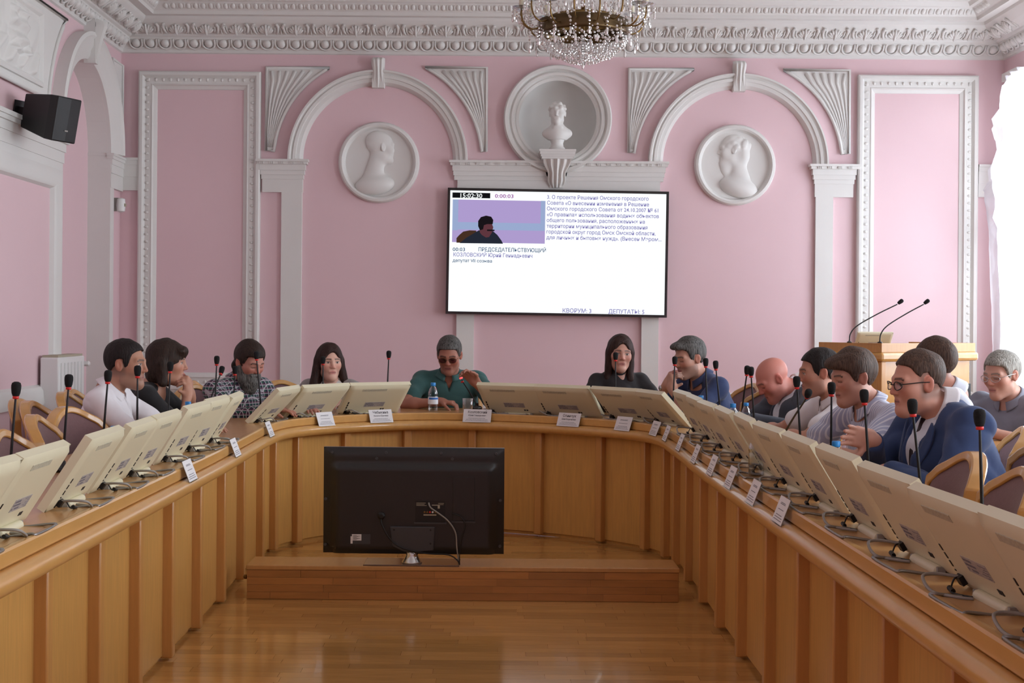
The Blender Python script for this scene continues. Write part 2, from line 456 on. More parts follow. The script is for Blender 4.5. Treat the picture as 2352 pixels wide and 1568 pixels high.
# back wall with a round niche
NX,NZ=W(1280.5,275.5); NR=89.5*SCW
mb=MB(); S=.5; n=48
circ=[(NX+NR*math.cos(2*math.pi*i/n),NZ+NR*math.sin(2*math.pi*i/n)) for i in range(n)]
sq=[]
for i in range(n):
    a=2*math.pi*i/n; c,s_=math.cos(a),math.sin(a); k=S/max(abs(c),abs(s_)); sq.append((NX+k*c,NZ+k*s_))
mb.add([bw(*p) for p in circ]+[bw(*p) for p in sq],[(i,(i+1)%n,n+(i+1)%n,n+i) for i in range(n)])
for (a0,b0,a1,b1) in ((XL-.2,-.1,NX-S,ZC),(NX+S,-.1,XR+.3,ZC),(NX-S,-.1,NX+S,NZ-S),(NX-S,NZ+S,NX+S,ZC)):
    mb.add([bw(a0,b0),bw(a1,b0),bw(a1,b1),bw(a0,b1)],[(0,1,2,3)])
mb.box((XL-.2,YB+.45,-.1),(XR+.3,YB+.6,ZC))
wall_back=struct('wall_back',mb,'pink')
mb=MB(); prof=[(NR,0)]+[(NR*math.cos(t*math.pi/2/10),.02+.3*math.sin(t*math.pi/2/10)) for t in range(0,11)]
T=Matrix.Translation((NX,YB,NZ))@Matrix.Rotation(-math.pi/2,4,'X'); mb.lathe([(max(r,1e-4),z) for r,z in prof],48,T,cap=False)
obj('niche_bowl',mb,'plaster',wall_back,smooth=True)

# left wall with an arched recess
AC,ARI,SPZ,REC=10.95,.645,2.69,.16
mb=MB(); k=24
arc=[(AC+ARI*math.cos(math.pi*i/k),SPZ+ARI*math.sin(math.pi*i/k)) for i in range(k+1)]
for (a0,b0,a1,b1) in ((YF-.2,-.1,AC-ARI,ZC),(AC+ARI,-.1,YB+.2,ZC)):
    mb.add([lw(a0,b0),lw(a1,b0),lw(a1,b1),lw(a0,b1)],[(0,1,2,3)])
for i in range(k):
    (a0,b0),(a1,b1)=arc[i],arc[i+1]; mb.add([lw(a0,b0),lw(a1,b1),lw(a1,ZC),lw(a0,ZC)],[(0,1,2,3)])
mb.add([lw(AC-ARI-.05,-.1,-REC),lw(AC+ARI+.05,-.1,-REC),lw(AC+ARI+.05,3.5,-REC),lw(AC-ARI-.05,3.5,-REC)],[(0,1,2,3)])
mb.box((XL-.35,YF-.2,-.1),(XL-.25,YB+.2,ZC))
wall_left=struct('wall_left',mb,'pink')
mb=MB(); path=[(AC+ARI,0)]+arc+[(AC-ARI,0)]
for i in range(len(path)-1):
    (a0,b0),(a1,b1)=path[i],path[i+1]; mb.add([lw(a0,b0,0),lw(a1,b1,0),lw(a1,b1,-REC),lw(a0,b0,-REC)],[(0,1,2,3)])
obj('arch_reveal',mb,'plaster',wall_left,smooth=False)
# right wall with tall windows
mb=MB(); ed=sorted(WIN); ys=[YF-.2]+[v for ab in ed for v in ab]+[YB+.2]
for i in range(0,len(ys),2): mb.box((XR,ys[i],-.1),(XR+.3,ys[i+1],ZC))
for a,b in ed: mb.box((XR,a,-.1),(XR+.3,b,WZ0)); mb.box((XR,a,WZ1),(XR+.3,b,ZC))
wall_right=struct('wall_right',mb,'pink')
struct('wall_front',MB().box((XL-.3,YF-.3,-.1),(XR+.3,YF,ZC)),'pink')
for i,(a,b) in enumerate(WIN):
    wn=struct('window_%d'%(i+1),MB().box((XR+.1,a,WZ0),(XR+.18,b,WZ0+.07)).box((XR+.1,a,WZ1-.07),(XR+.18,b,WZ1)).box((XR+.1,a,WZ0+.07),(XR+.18,a+.07,WZ1-.07)).box((XR+.1,b-.07,WZ0+.07),(XR+.18,b,WZ1-.07)),'white_plastic',label='tall white framed window in the window wall')
    m_=(a+b)/2
    obj('mullion',MB().box((XR+.1,m_-.035,WZ0+.07),(XR+.18,m_+.035,WZ1-.07)),'white_plastic',wn)
    zt=WZ0+1.7
    for (p0,p1) in ((a+.07,m_-.035),(m_+.035,b-.07)):
        obj('transom',MB().box((XR+.1,p0,zt-.03),(XR+.18,p1,zt+.03)),'white_plastic',wn)
        obj('pane',MB().box((XR+.135,p0,WZ0+.07),(XR+.139,p1,zt-.03)),'pane',wn)
        obj('pane',MB().box((XR+.135,p0,zt+.03),(XR+.139,p1,WZ1-.07)),'pane',wn)
    obj('window_sill',MB().box((XR-.12,a-.06,WZ0-.05),(XR+.1,b+.06,WZ0-.008)),'white_plastic',wn)

# ------------------------------------------------------------------ cornice
CP=[(0,3.585),(.018,3.592),(.022,3.615),(.034,3.632),(.045,3.642),(.078,3.68),(.088,3.69),(.092,3.706),(.112,3.716),(.118,3.728),(.15,3.738),(.2,3.768),(.235,3.80),(.262,3.826),(.27,3.85),(.352,3.846),(.357,3.874),(.37,3.882),(.40,3.912),(.42,3.934),(.45,3.94),(.47,3.97),(.56,3.985),(.58,4.02),(.64,4.03),(.64,ZC)]
rings=[[(XL+p,YF+p,z) for p,z in CP],[(XL+p,YB-p,z) for p,z in CP],[(XR-p,YB-p,z) for p,z in CP],[(XR-p,YF+p,z) for p,z in CP]]
cor=struct('trim_1',MB().sweep(rings,closed=True,profclosed=False),'plaster',label='deep white plaster cornice with carved rows under the ceiling')
def egg_mesh():
    mb=MB(); mb.sphere((0,.004,.004),1,10,6,(.036,.040,.030))
    pts=[(.0525*math.cos(t),.056*math.sin(t)+.008,.012) for t in [math.pi*(1.0+i/10) for i in range(11)]]
    pts=[(-.0525,.044,.008)]+pts+[(.0525,.044,.008)]
    mb.tube(pts,.0085,6); return mb.mesh('egg_ornament',True)
def leaf_mesh():
    mb=MB()
    for i in range(7):
        t=(i-3)/3.0; L=.082-.018*abs(t); R_=Matrix.Rotation(-t*.95,4,'Z')
        mb.sphere((0,L*.62,.012),1,8,5,(.0135,L*.62,.017),R_)
    mb.sphere((0,.03,.02),1,8,5,(.012,.05,.022))
    for s in (-1,1):
        mb.tube([(s*.085,-.01,.004),(s*.098,.03,.012),(s*.105,.075,.014),(s*.095,.105,.018),(s*.082,.1,.018)],[.009,.012,.013,.011,.006],6)
        mb.tube([(s*.06,0,.004),(s*.075,.03,.010),(s*.078,.07,.012)],[.007,.009,.006],6)
    mb.sphere((.125,.02,.006),1,8,4,(.007,.045,.010)); return mb.mesh('leaf_ornament',True)
def bead_mesh():
    mb=MB(); mb.sphere((0,0,0),1,8,5,(.019,.03,.014)); mb.sphere((.03,0,0),1,6,4,(.004,.03,.010)); return mb.mesh('bead_ornament',True)
ME,ML,MD=egg_mesh(),leaf_mesh(),bead_mesh()
def orn_frame(side,along,pz,dz):
    p,z=pz; d=Vector((dz[0],dz[1])).normalized(); dp,dzz=d
    if side=='back': o=Vector((along,YB-p,z)); ex=Vector((1,0,0)); ey=Vector((0,-dp,dzz)); ez=Vector((0,-dzz,-dp))
    elif side=='left': o=Vector((XL+p,along,z)); ex=Vector((0,1,0)); ey=Vector((dp,0,dzz)); ez=Vector((dzz,0,-dp))
    else: o=Vector((XR-p,along,z)); ex=Vector((0,-1,0)); ey=Vector((-dp,0,dzz)); ez=Vector((-dzz,0,-dp))
    Mx=Matrix((ex,ey,ez)).transposed().to_4x4(); Mx.translation=o; return Mx
def row(me,name,pz,dz,pitch,kinds=('back','left','right')):
    p=pz[0]
    for side in kinds:
        a0,a1={'back':(XL+p+.06,XR-p-.04),'left':(8.95,YB-p-.05),'right':(11.3,YB-p-.05)}[side]
        n=max(1,int((a1-a0)/pitch)); off=(a1-a0-n*pitch)/2
        for i in range(n+1): put(name,me,'plaster',cor,Mx=orn_frame(side,a0+off+i*pitch,pz,dz))
row(ME,'egg_ornament',(.060,3.662),(.04,.045),.1225)
row(ML,'leaf_ornament',(.150,3.738),(.115,.09),.25)
row(MD,'bead_ornament',(.392,3.906),(.05,.052),.0615)

# ------------------------------------------------------------------ plaster work on the back wall
TR=[1]
def trim(mb,material='plaster',smooth=False,angle=30,label=None):
    TR[0]+=1; return struct('trim_%d'%TR[0],mb,material,smooth,angle,label=label)
def frame(a0,b0,a1,b1,prof,fn):
    rings=[]
    for (sa,sb,ca,cb) in ((a0,b0,1,1),(a1,b0,-1,1),(a1,b1,-1,-1),(a0,b1,1,-1)):
        rings.append([fn(sa+ca*q,sb+cb*q,c) for q,c in prof])
    return MB().sweep(rings,closed=True)
FPROF=[(0,0),(0,.05),(.012,.058),(.034,.058),(.042,.045),(.055,.03),(.085,.036),(.1,.032),(.112,.038),(.122,.02),(.148,.008),(.15,0)]
def egg_band(a0,b0,a1,b1,q,fn,parent,pitch=.062):
    mb=MB(); x0,z0,x1,z1=a0+q,b0+q,a1-q,b1-q
    for (pa,pb,vert) in ((x0,z0,1),(x1,z0,1),(x0,z1,0),(x0,z0,0)):
        L=(z1-z0) if vert else (x1-x0); n=int(L/pitch); off=(L-n*pitch)/2
        for i in range(n+1):
            t=off+i*pitch; ca,cb=(pa,pb+t) if vert else (pa+t,pb)
            s=[(.019,.013),(.013,.019)][vert] if False else ((.013,.018) if not vert else (.018,.013))
            o=len(mb.v); mb.sphere((0,0,0),1,7,4,(s[0],s[1],.012))
            for j in range(o,len(mb.v)):
                A,B_,C_=mb.v[j]; mb.v[j]=fn(ca+A,cb+B_,.032+C_)
    e=obj('egg_band',mb,'plaster',parent,smooth=True); e['kind']='stuff'
ZBOT=.735
for (x0,x1,yt,nm) in ((322,601,167,'white plaster panel moulding on the back wall beside the arched recess'),(1969,2244,176,'white plaster panel moulding on the back wall behind the lectern')):
    (a0,_),(a1,zt)=W(x0,yt),W(x1,yt)
    t=trim(frame(a0,ZBOT,a1,zt,FPROF,bw),label=nm); egg_band(a0,ZBOT,a1,zt,.072,bw,t)
ACS=[(868.5,369),(1694,377)]
for i,(cx,cy) in enumerate(ACS):
    A,Z=W(cx,cy); RI,RO=173*SCW,206*SCW
    prof=[(RI-.004,0),(RI-.004,.012),(RI+.022,.05),(RI+.05,.056),(RI+.054,.068),(RI+.078,.072),(RI+.082,.06),(RO-.03,.064),(RO-.018,.086),(RO-.004,.086),(RO,.07),(RO,0)]
    rings=[[bw(A+r*math.cos(t),Z+r*math.sin(t),c) for r,c in prof] for t in [math.pi*j/48 for j in range(49)]]
    tr_=trim(MB().sweep(rings),angle=40,label='white arch moulding over the %s portrait medallion'%('clean-shaven' if i==0 else 'bearded'))
    mb=MB(); kz0,kz1=Z+RI-.03,Z+RO+.10
    def ks(u,v_,A=A,kz0=kz0,kz1=kz1):
        wd=.054+.004*math.sin(v_*9); a=(u*2-1); zz=kz0+(kz1-kz0)*v_
        c=.07+.075*(v_**1.6)+.012*math.cos(a*3.1*3.0)*(1-.4*v_)-.045*abs(a)**4-(.06*(max(0,v_-.86)/.14)**2)
        return bw(A+a*wd,zz,c)
    mb.grid(ks,15,15)
    mb.prism([(A-.05,kz0),(A+.05,kz0),(A+.05,kz1-.02),(A-.05,kz1-.02)],0,.075,bw)
    obj('keystone',mb,'plaster',tr_,angle=50)
# fluted spandrels
def spandrel(xc,xt,yt,yb,ci,mir,fn=None):
    cx,cy=ACS[ci]; A,Z=W(cx,cy); R_=239*SCW; a_c,zt=W(xc,yt); _,zb=W(xc,yb); a_t,_=W(xt,yt); s=1 if a_t>a_c else -1
    sgn=-1 if s>0 else 1     # arc on which side of the arch centre
    t1=math.acos(max(-1,min(1,(a_t-A)/R_))); zb0=max(0.02,zb-Z)
    t0=math.asin(zb0/R_); t0=math.pi-t0 if sgn<0 else t0
    t1=math.asin(min(.999,(zt-Z)/R_)); t1=math.pi-t1 if sgn<0 else t1
    arc=[(A+R_*math.cos(t0+(t1-t0)*i/18),Z+R_*math.sin(t0+(t1-t0)*i/18)) for i in range(19)]
    poly=[(a_c,zb),(a_c,zt)]+[arc[18-i] for i in range(19)]
    if s>0: pass
    mb=MB(); mb.prism(poly,0,.022,bw)
    t=trim(mb,label=None)
    cl=MB(); cl.tube([bw(a,b,.026) for a,b in poly],.014,6,closed=True); obj('border',cl,'plaster',t,smooth=True)
    w0=abs(arc[0][0]-a_c)
    for i in range(6):
        f=(i+.6)/6.3; bt=(a_c+s*(w0*(.15+.7*f)),zb+.03)
        tx=a_c+s*abs(a_t-a_c)*f*.86; pts=[]
        for j in range(9):
            v_=j/8; zz=bt[1]+(zt-.03-bt[1])*v_
            ang=(zz-Z)/R_; lim=abs((A+(-1 if s>0 else 1)*math.sqrt(max(0,1-min(1,ang)**2))*R_)-a_c) if ang<1 else abs(a_t-a_c)
            x_=a_c+s*min(lim*(.06+.86*f), abs(tx-a_c)+.0 if v_>.97 else 9)
            pts.append(bw(x_,zz,.024))
        r_=obj('flute',MB().tube(pts,[.004+.012*(j/8) for j in range(9)],6),'plaster',t,smooth=True)
    return t
for xc,xt,yt,yb,ci,lb in ((614,748,156,347,0,'fluted plaster spandrel between panel moulding and clean-shaven medallion arch'),(1118,986,157,349,0,'fluted plaster spandrel between the clean-shaven medallion arch and the niche'),(1445,1580,159,351,1,'fluted plaster spandrel between the niche and the bearded medallion arch'),(1950,1818,163,354,1,'fluted plaster spandrel between bearded medallion arch and panel moulding')):
    t=spandrel(xc,xt,yt,yb,ci,0); t['label']=lb
# capitals, pilasters and the central entablature
def capital(mb,a0,a1,zt,h=.165,fn=bw,ends=(1,1),dent=True,steps=None):
    st=steps or [(0,.02,.085),(.02,.042,.075),(.042,.09,.058),(.09,.128,.05),(.128,h,.042)]
    for z0,z1,c in st:
        e=c-.035
        x0,x1=a0-e*ends[0],a1+e*ends[1]
        mb.prism([(x0,zt-z1),(x1,zt-z1),(x1,zt-z0),(x0,zt-z0)],0,c,fn)
    if dent:
        n=int((a1-a0)/.085)
        for i in range(n+1):
            x=a0+(a1-a0-n*.085)/2+i*.085
            for dx in (-.014,0,.014): mb.prism([(x+dx-.005,zt-.04),(x+dx+.005,zt-.04),(x+dx+.005,zt-.022),(x+dx-.005,zt-.022)],.07,.084,fn)
for (x0,x1,y0,sx0,sx1,lb) in ((604,697,367,648,695,'white pilaster and capital beside the clean-shaven portrait medallion'),(1870,1958,378.5,1872,1912,'white pilaster and capital beside the bearded portrait medallion')):
    (a0,zt),(a1,_)=W(x0,y0),W(x1,y0); (s0,_),(s1,_)=W(sx0,420),W(sx1,420)
    mb=MB(); capital(mb,a0,a1,zt); 
    mb.prism([(min(a0,s0),zt-.275),(max(a1,s1),zt-.275),(max(a1,s1),zt-.165),(min(a0,s0),zt-.165)],0,.035,bw)
    mb.prism([(s0,.735),(s1,.735),(s1,zt-.27),(s0,zt-.27)],0,.034,bw)
    trim(mb,label=lb)
(a0,zt),(a1,_)=W(1046,369.5),W(1521,369.5); mb=MB(); capital(mb,a0,a1,zt)
mb.prism([(a0+.02,zt-.34),(a1-.02,zt-.34),(a1-.02,zt-.165),(a0+.02,zt-.165)],0,.036,bw)
for (x0,x1) in ((1050,1090),(1474,1513)):
    (p0,_),(p1,_)=W(x0,560),W(x1,560); mb.prism([(p0,.735),(p1,.735),(p1,zt-.34),(p0,zt-.34)],0,.036,bw)
trim(mb,label='white plaster entablature and side strips behind the wall screen')
# bands at both ends, dado band, skirting
(_,zt)=W(1176,370)
for (a0,a1) in ((XL,W(321,400)[0]),(W(2245,400)[0],XR)):
    mb=MB(); capital(mb,a0,a1,zt,h=.165,ends=(0,0),dent=False,steps=[(0,.02,.05),(.02,.06,.042),(.06,.16,.036),(.16,.275,.03)]); trim(mb,label='short white impost band in the back wall corner')
trim(MB().prism([(XL,ZBOT-.15),(XR,ZBOT-.15),(XR,ZBOT),(XL,ZBOT)],0,.03,bw).prism([(XL,ZBOT-.012),(XR,ZBOT-.012),(XR,ZBOT+.012),(XL,ZBOT+.012)],0,.045,bw),label='white dado band along the back wall')
b_=MB().prism([(XL,0),(XR,0),(XR,.16),(XL,.16)],0,.025,bw); struct('baseboard_back',b_,'plaster')
struct('baseboard_left',MB().prism([(YF,0),(AC-ARI,0),(AC-ARI,.16),(YF,.16)],0,.025,lw),'plaster')
struct('baseboard_right',MB().prism([(YF,0),(YB-.03,0),(YB-.03,.16),(YF,.16)],0,.025,rw),'plaster')
# niche ring and console
RO=124*SCW
prof=[(NR-.002,0),(NR-.002,.03),(NR+.02,.045),(NR+.03,.04),(NR+.04,.062),(NR+.06,.066),(NR+.075,.05),(NR+.09,.08),(RO-.012,.085),(RO,.06),(RO,0)]
trim(MB().sweep([[bw(NX+r*math.cos(t),NZ+r*math.sin(t),c) for r,c in prof] for t in [2*math.pi*j/64 for j in range(64)]],closed=True),angle=40,label='round white moulded ring framing the bust niche')
CX,CZ=W(1278,351)
con=MB()
for z0,z1,hw,c in ((0,.018,.152,.27),(.018,.04,.146,.262),(.04,.058,.138,.25),(.058,.075,.130,.238)):
    con.box((CX-hw,YB-c,CZ-z1),(CX+hw,YB+.10 if z0==0 else YB,CZ-z0))
console=trim(con,label='white acanthus console bracket under the niche bust')
mb=MB()
def cb(u,v_):
    a=u*2-1; zz=CZ-.075-.225*v_; hw=.118-.062*v_**.8+.008*math.sin(v_*10); c=.215-.15*v_**.85+.016*math.cos(a*13)*(1-.3*v_)-.035*a*a
    return bw(CX+a*hw,zz,c)
mb.grid(cb,25,17)
mb.prism([(CX-.118,CZ-.075),(CX+.118,CZ-.075),(CX+.055,CZ-.30),(CX-.055,CZ-.30)],0,.05,bw)
obj('acanthus_leaf',mb,'plaster',console,angle=60)

# portrait medallions (generic plaster heads) and the bust
def rotm(z=0,x=0,y=0): return np.array(Matrix.Rotation(z,3,'Z')@Matrix.Rotation(y,3,'Y')@Matrix.Rotation(x,3,'X'))
def hairlump(c,r,n,seed,sp):
    r_=np.random.RandomState(seed); out=[]
    for i in range(n):
        d=r_.normal(size=3); d[2]=abs(d[2])*.9+.05; d[1]-=.35; d/=np.linalg.norm(d)
        out.append((ellip(_A(c)+_A(d)*_A(r),(.022,.022,.018)),.012,'+'))
    return out
def medallion(cx,cy,face,beard,lb):
    A,Z=W(cx,cy); R_=93*SCW
    mb=MB(); prof=[(1e-4,.012),(R_-.06,.012),(R_-.052,.02),(R_-.045,.045),(R_-.03,.055),(R_-.012,.05),(R_,.03),(R_,0)]
    mb.lathe([(r,c) for r,c in prof],48,Matrix.Translation((A,YB,Z))@Matrix.Rotation(math.pi/2,4,'X'),cap=False)
    root=thing('portrait_medallion',lb,'medallion',(A,YB,Z)); d=obj('disc',mb,'plaster',None,angle=40); d.parent=root; d.matrix_parent_inverse=Matrix.Translation((-A,-YB,-Z))
    # profile head: flattened towards the wall
    pr=head_prims(ears=True,nose=1.06); pr.append((capsule((0,-.03,-.06),(0,-.06,-.2),.055,.07),.03,'+'))
    if beard:
        pr.append((ellip((0,.04,-.115),(.04,.05,.07)),.02,'+')); pr+=hairlump((0,-.035,.02),(.075,.085,.085),26,3,0)
        pr.append((ellip((0,-.08,-.03),(.07,.05,.08)),.03,'+'))
    else: pr.append((ellip((0,-.03,.045),(.079,.09,.083)),.01,'+'))
    pr.append((ellip((0,-.05,-.27),(.13,.145,.075),rotm(x=.25 if beard else .12)),.04,'+'))
    V,Q=surfnet(pr,(-.2,-.25,-.38),(.2,.2,.2),.006)
    keep=V[:,0]  # side axis becomes depth
    s=1.16; yaw=.25 if not beard else 0
    Vr=V@rotm(z=yaw).T
    out=np.stack([A+face*(Vr[:,1]+.02)*s, YB-.008-Vr[:,0]*face*.0-np.abs(Vr[:,0])*0-(Vr[:,0]*.55), Z+(Vr[:,2]+.105)*s],-1)
    out[:,1]=np.minimum(out[:,1],YB+.01)
    if face<0: Q=Q[:,::-1]
    me=net_mesh('relief_head',out-_A((A,YB,Z)),Q); put('relief_head',me,'plaster',root)
medallion(871,373.5,1,False,'round white plaster medallion with a clean-shaven portrait facing the screen')
medallion(1687,379.5,-1,True,'round white plaster medallion with a bearded portrait in profile')
bx,bz=W(1278,350)
bust=thing('portrait_bust','small white plaster bust standing in the round niche','bust',(bx,YB-.13,bz))
pr=in_frame(head_prims(),(0,.02,.31),rotm(z=-.15)); pr+=[(xform(f,_A((0,.02,.31)),_A(rotm(z=-.15))),k,o_) for f,k,o_ in hairlump((0,-.012,.04),(.075,.085,.075),34,5,0)]
pr+=[(capsule((0,.0,.27),(0,-.01,.15),.05,.06),.03,'+'),(ellip((0,-.015,.115),(.155,.075,.075)),.05,'+'),(ellip((0,.01,.10),(.10,.085,.10)),.04,'+'),(capsule((-.03,.06,.17),(.03,.06,.17),.02),.02,'+'),(rbox((0,0,-.1),(.4,.4,.145),.001),.004,'-')]
V,Q=surfnet(pr,(-.2,-.15,.0),(.2,.2,.48),.006)
V=V@np.diag([-1,-1,1]); V=V*.82+np.array([0,0,.05]); put('figure',net_mesh('figure',V,Q),'plaster',bust)
obj('pedestal',MB().lathe([(.065,0),(.068,.01),(.066,.02),(.055,.03),(.05,.06),(.056,.075),(.06,.085),(.06,.095)],24),'plaster',bust,angle=40)

# ------------------------------------------------------------------ plaster work on the left wall
RO2=.85
prof=[(ARI,0),(ARI,.03),(ARI+.03,.05),(ARI+.07,.056),(ARI+.1,.075),(RO2-.05,.08),(RO2-.03,.1),(RO2,.09),(RO2,0)]
t=trim(MB().sweep([[lw(AC+r*math.cos(a),SPZ+r*math.sin(a),c) for r,c in prof] for a in [math.pi*j/40 for j in range(41)]]),angle=40,label='white arch moulding around the recess in the side wall')
mb=MB()
def ks2(u,v_):
    a=u*2-1; zz=SPZ+ARI-.03+.34*v_; return lw(AC+a*(.036+.02*v_),zz,.09+.085*v_**1.5+.012*math.cos(a*9)-.05*abs(a)**4-(.07*(max(0,v_-.86)/.14)**2))
mb.grid(ks2,13,13); mb.prism([(AC-.036,SPZ+ARI-.03),(AC+.036,SPZ+ARI-.03),(AC+.056,SPZ+ARI+.31),(AC-.056,SPZ+ARI+.31)],0,.09,lw); obj('keystone',mb,'plaster',t,angle=50)
mb=MB(); capital(mb,AC+ARI,YB-.03,SPZ,fn=lw,ends=(1,0),dent=False,steps=[(0,.02,.06),(.02,.045,.052),(.045,.09,.042),(.09,.16,.036),(.16,.28,.03)])
mb.prism([(AC+ARI,.0),(AC+ARI+.11,.0),(AC+ARI+.11,SPZ-.2),(AC+ARI,SPZ-.2)],0,.026,lw)
for z0,z1,c in ((0,.02,.012),(.02,.12,.006),(.12,.2,.003)):
    mb.box((XL-REC,AC+ARI-c,SPZ-z1),(XL+.03,AC+ARI+.01,SPZ-z0))
trim(mb,label='white impost and pilaster between the side wall recess and the corner')
mb=MB(); capital(mb,6.5,AC-ARI,SPZ-.03,fn=lw,ends=(0,1),dent=False,steps=[(0,.03,.085),(.03,.06,.07),(.06,.12,.05),(.12,.2,.04),(.2,.30,.032)])
trim(mb,label='white impost band under the wall loudspeaker')
trim(frame(6.6,.73,AC-ARI-.06,SPZ-.29,[(0,0),(0,.05),(.02,.055),(.05,.05),(.1,.045),(.125,.03),(.14,0)],lw),label='white moulded panel frame on the side wall under the loudspeaker')
# square relief panel with a curved edge beside the arch
poly=[(8.4,2.88),(8.4,3.52)]
R_=1.02
poly+= [(AC-R_*math.cos(a),SPZ+R_*math.sin(a)) for a in [math.radians(d) for d in (54,48,42,36,30,24,18,12,10.5)]]
t=trim(MB().prism(poly,0,.03,lw),label='white square relief panel high on the side wall')
obj('border',MB().tube([lw(a,b,.034) for a,b in poly],.016,6,closed=True),'plaster',t,smooth=True)
f2=frame(8.6,2.93,9.80,3.46,[(0,0),(0,.05),(.02,.056),(.035,.05),(.05,.03),(.05,0)],lw); obj('inner_frame',f2,'plaster',t)
rs=np.random.RandomState(4); mb=MB()
def rel(u,v_):
    a,b=8.64+1.12*u,2.97+.45*v_
    q=abs(math.sin(a*13+1.5*math.sin(b*9)))*abs(math.cos(b*11+math.sin(a*7))); tw=.035 if (abs(a-9.3)<.16 and b>3.08 and b<3.36) else 0
    ban=.03*max(0,math.sin((a-b)*26))*(1 if b<3.14 else .3)
    e=min(u,1-u,v_,1-v_); return lw(a,b,.03+(.02*q+tw*(.6+.4*math.sin(b*60))+ban)*min(1,e*14))
mb.grid(rel,70,44); obj('relief_field',mb,'plaster',t,smooth=True)
# thin spandrel beside the corner
poly=[(11.94,2.72),(11.94,3.47),(11.62,3.47)]+[(AC+.99*math.cos(a),SPZ+.99*math.sin(a)) for a in [math.radians(d) for d in (44,36,28,20,12,6)]]
t=trim(MB().prism(poly,0,.025,lw),label='narrow plaster spandrel between side wall arch and corner'); obj('border',MB().tube([lw(a,b,.028) for a,b in poly],.013,6,closed=True),'plaster',t,smooth=True)
# right wall impost strip near the corner
trim(MB().prism([(11.6,.16),(11.66,.16),(11.66,3.45),(11.6,3.45)],0,.03,rw).prism([(11.55,3.38),(11.9,3.38),(11.9,3.45),(11.55,3.45)],0,.06,rw),label='white strip on the window wall beside the curtain')

# curtain at the window beside the back wall
zs_=[.12+ (3.34-.12)*j/40 for j in range(41)]
def edge(z):
    pts=[(.1,11.62),(1.08,11.67),(1.7,11.72),(2.3,11.745),(2.55,11.70),(2.76,11.66),(3.0,11.56),(3.2,11.47),(3.35,11.40)]
    for (z0,y0),(z1,y1) in zip(pts,pts[1:]):
        if z<=z1: return y0+(y1-y0)*(z-z0)/(z1-z0)
    return pts[-1][1]
mb=MB()
def cu(u,v_):
    z=zs_[0]+(zs_[-1]-zs_[0])*v_; e=edge(z)-.02*math.sin(z*23)*(1 if z>2 else .3); y_=e-(e-9.1)*u
    x_=XR-.17-.045*math.sin(y_*34+1.2*math.sin(z*1.6))-.015*math.sin(y_*71)
    if z>2.2: x_-=.05*abs(math.sin((z-2.2)*7+y_*4))*(1-u*.6)
    return (x_,y_,z)
mb.grid(cu,110,41); c=obj('curtain',mb,'curtain',None,smooth=True); tag(c,'gathered sheer white curtain at the bright window','curtain')
# ------------------------------------------------------------------ the U-shaped conference desk
ZT=.755
pix=[(545.6,1012.2),(610,978.6),(627,972),(638,967.5),(656.5,963.5),(680,960.3),(721,957),(775.7,953.5),(840,950.5),(900,948),(963.8,947),(1050,947.3),(1133.8,949.5),(1261,954.7),(1335.8,959),(1400,963),(1458,968),(1497,972.6),(1521,978.5),(1534.5,985),(1549,994.2),(1575.7,1011)]
raw=[(-1.215,1.5),(-1.215,3.0),(-1.215,5.0),(-1.215,6.2)]
for x,y in pix:
    p=atZ(x,y,ZT); raw.append((p.x,p.y))
raw+=[(.932,6.4),(.932,5.0),(.932,3.0),(.932,1.5)]
def resample(pts,ds):
    out=[np.array(pts[0])]; acc=0
    pts=[np.array(p,float) for p in pts]
    seg=[np.linalg.norm(b-a) for a,b in zip(pts,pts[1:])]; cum=np.concatenate([[0],np.cumsum(seg)]); n=int(cum[-1]/ds); s=np.linspace(0,cum[-1],n+1)
    P=np.array(pts); return np.stack([np.interp(s,cum,P[:,0]),np.interp(s,cum,P[:,1])],-1)
PT=resample(raw,.03)
for _ in range(60):
    q=PT.copy(); q[1:-1]=(PT[:-2]+2*PT[1:-1]+PT[2:])/4; PT=q
PT=resample([tuple(p) for p in PT],.03)
CUM=np.concatenate([[0],np.cumsum(np.linalg.norm(np.diff(PT,axis=0),axis=1))])
SL=CUM[-1]
def desk(s,n=0.0,z=0.0):
    """point on the desk path: s along it, n towards the sitters, plus tangent and outward normal"""
    s=max(0,min(SL,s)); x=np.interp(s,CUM,PT[:,0]); y=np.interp(s,CUM,PT[:,1])
    e=.10; a=np.array([np.interp(max(0,s-e),CUM,PT[:,0]),np.interp(max(0,s-e),CUM,PT[:,1])]); b=np.array([np.interp(min(SL,s+e),CUM,PT[:,0]),np.interp(min(SL,s+e),CUM,PT[:,1])])
    t=(b-a)/np.linalg.norm(b-a); nn=np.array([-t[1],t[0]])
    return Vector((x+nn[0]*n,y+nn[1]*n,z)),Vector((t[0],t[1],0)),Vector((nn[0],nn[1],0))
SS=np.linspace(0,SL,700)
def s_at(xp,n,z):
    best=None
    for s in SS:
        p,_,_=desk(s,n,z)
        d=abs(projx(p)-xp)
        if best is None or d<best[0]: best=(d,s)
    return best[1]
deskR=thing('conference_desk','long U-shaped wooden conference desk with vertical battens','desk',(0,0,0))
def desk_sweep(prof,s0=0,s1=None,step=None):
    s1=SL if s1 is None else s1; n=max(2,int((s1-s0)/(step or .09))); rings=[]
    for i in range(n+1):
        s=s0+(s1-s0)*i/n; p,t,nn=desk(s); rings.append([tuple(p+nn*a+Vector((0,0,b))) for a,b in prof])
    return MB().sweep(rings)
obj('front_rail',desk_sweep([(.008,.704),(.003,.709),(.0,.712),(.0,.747),(.004,.7535),(.012,.755),(.03,.7505),(.03,.704)]),'wood_rail',deskR,angle=28)
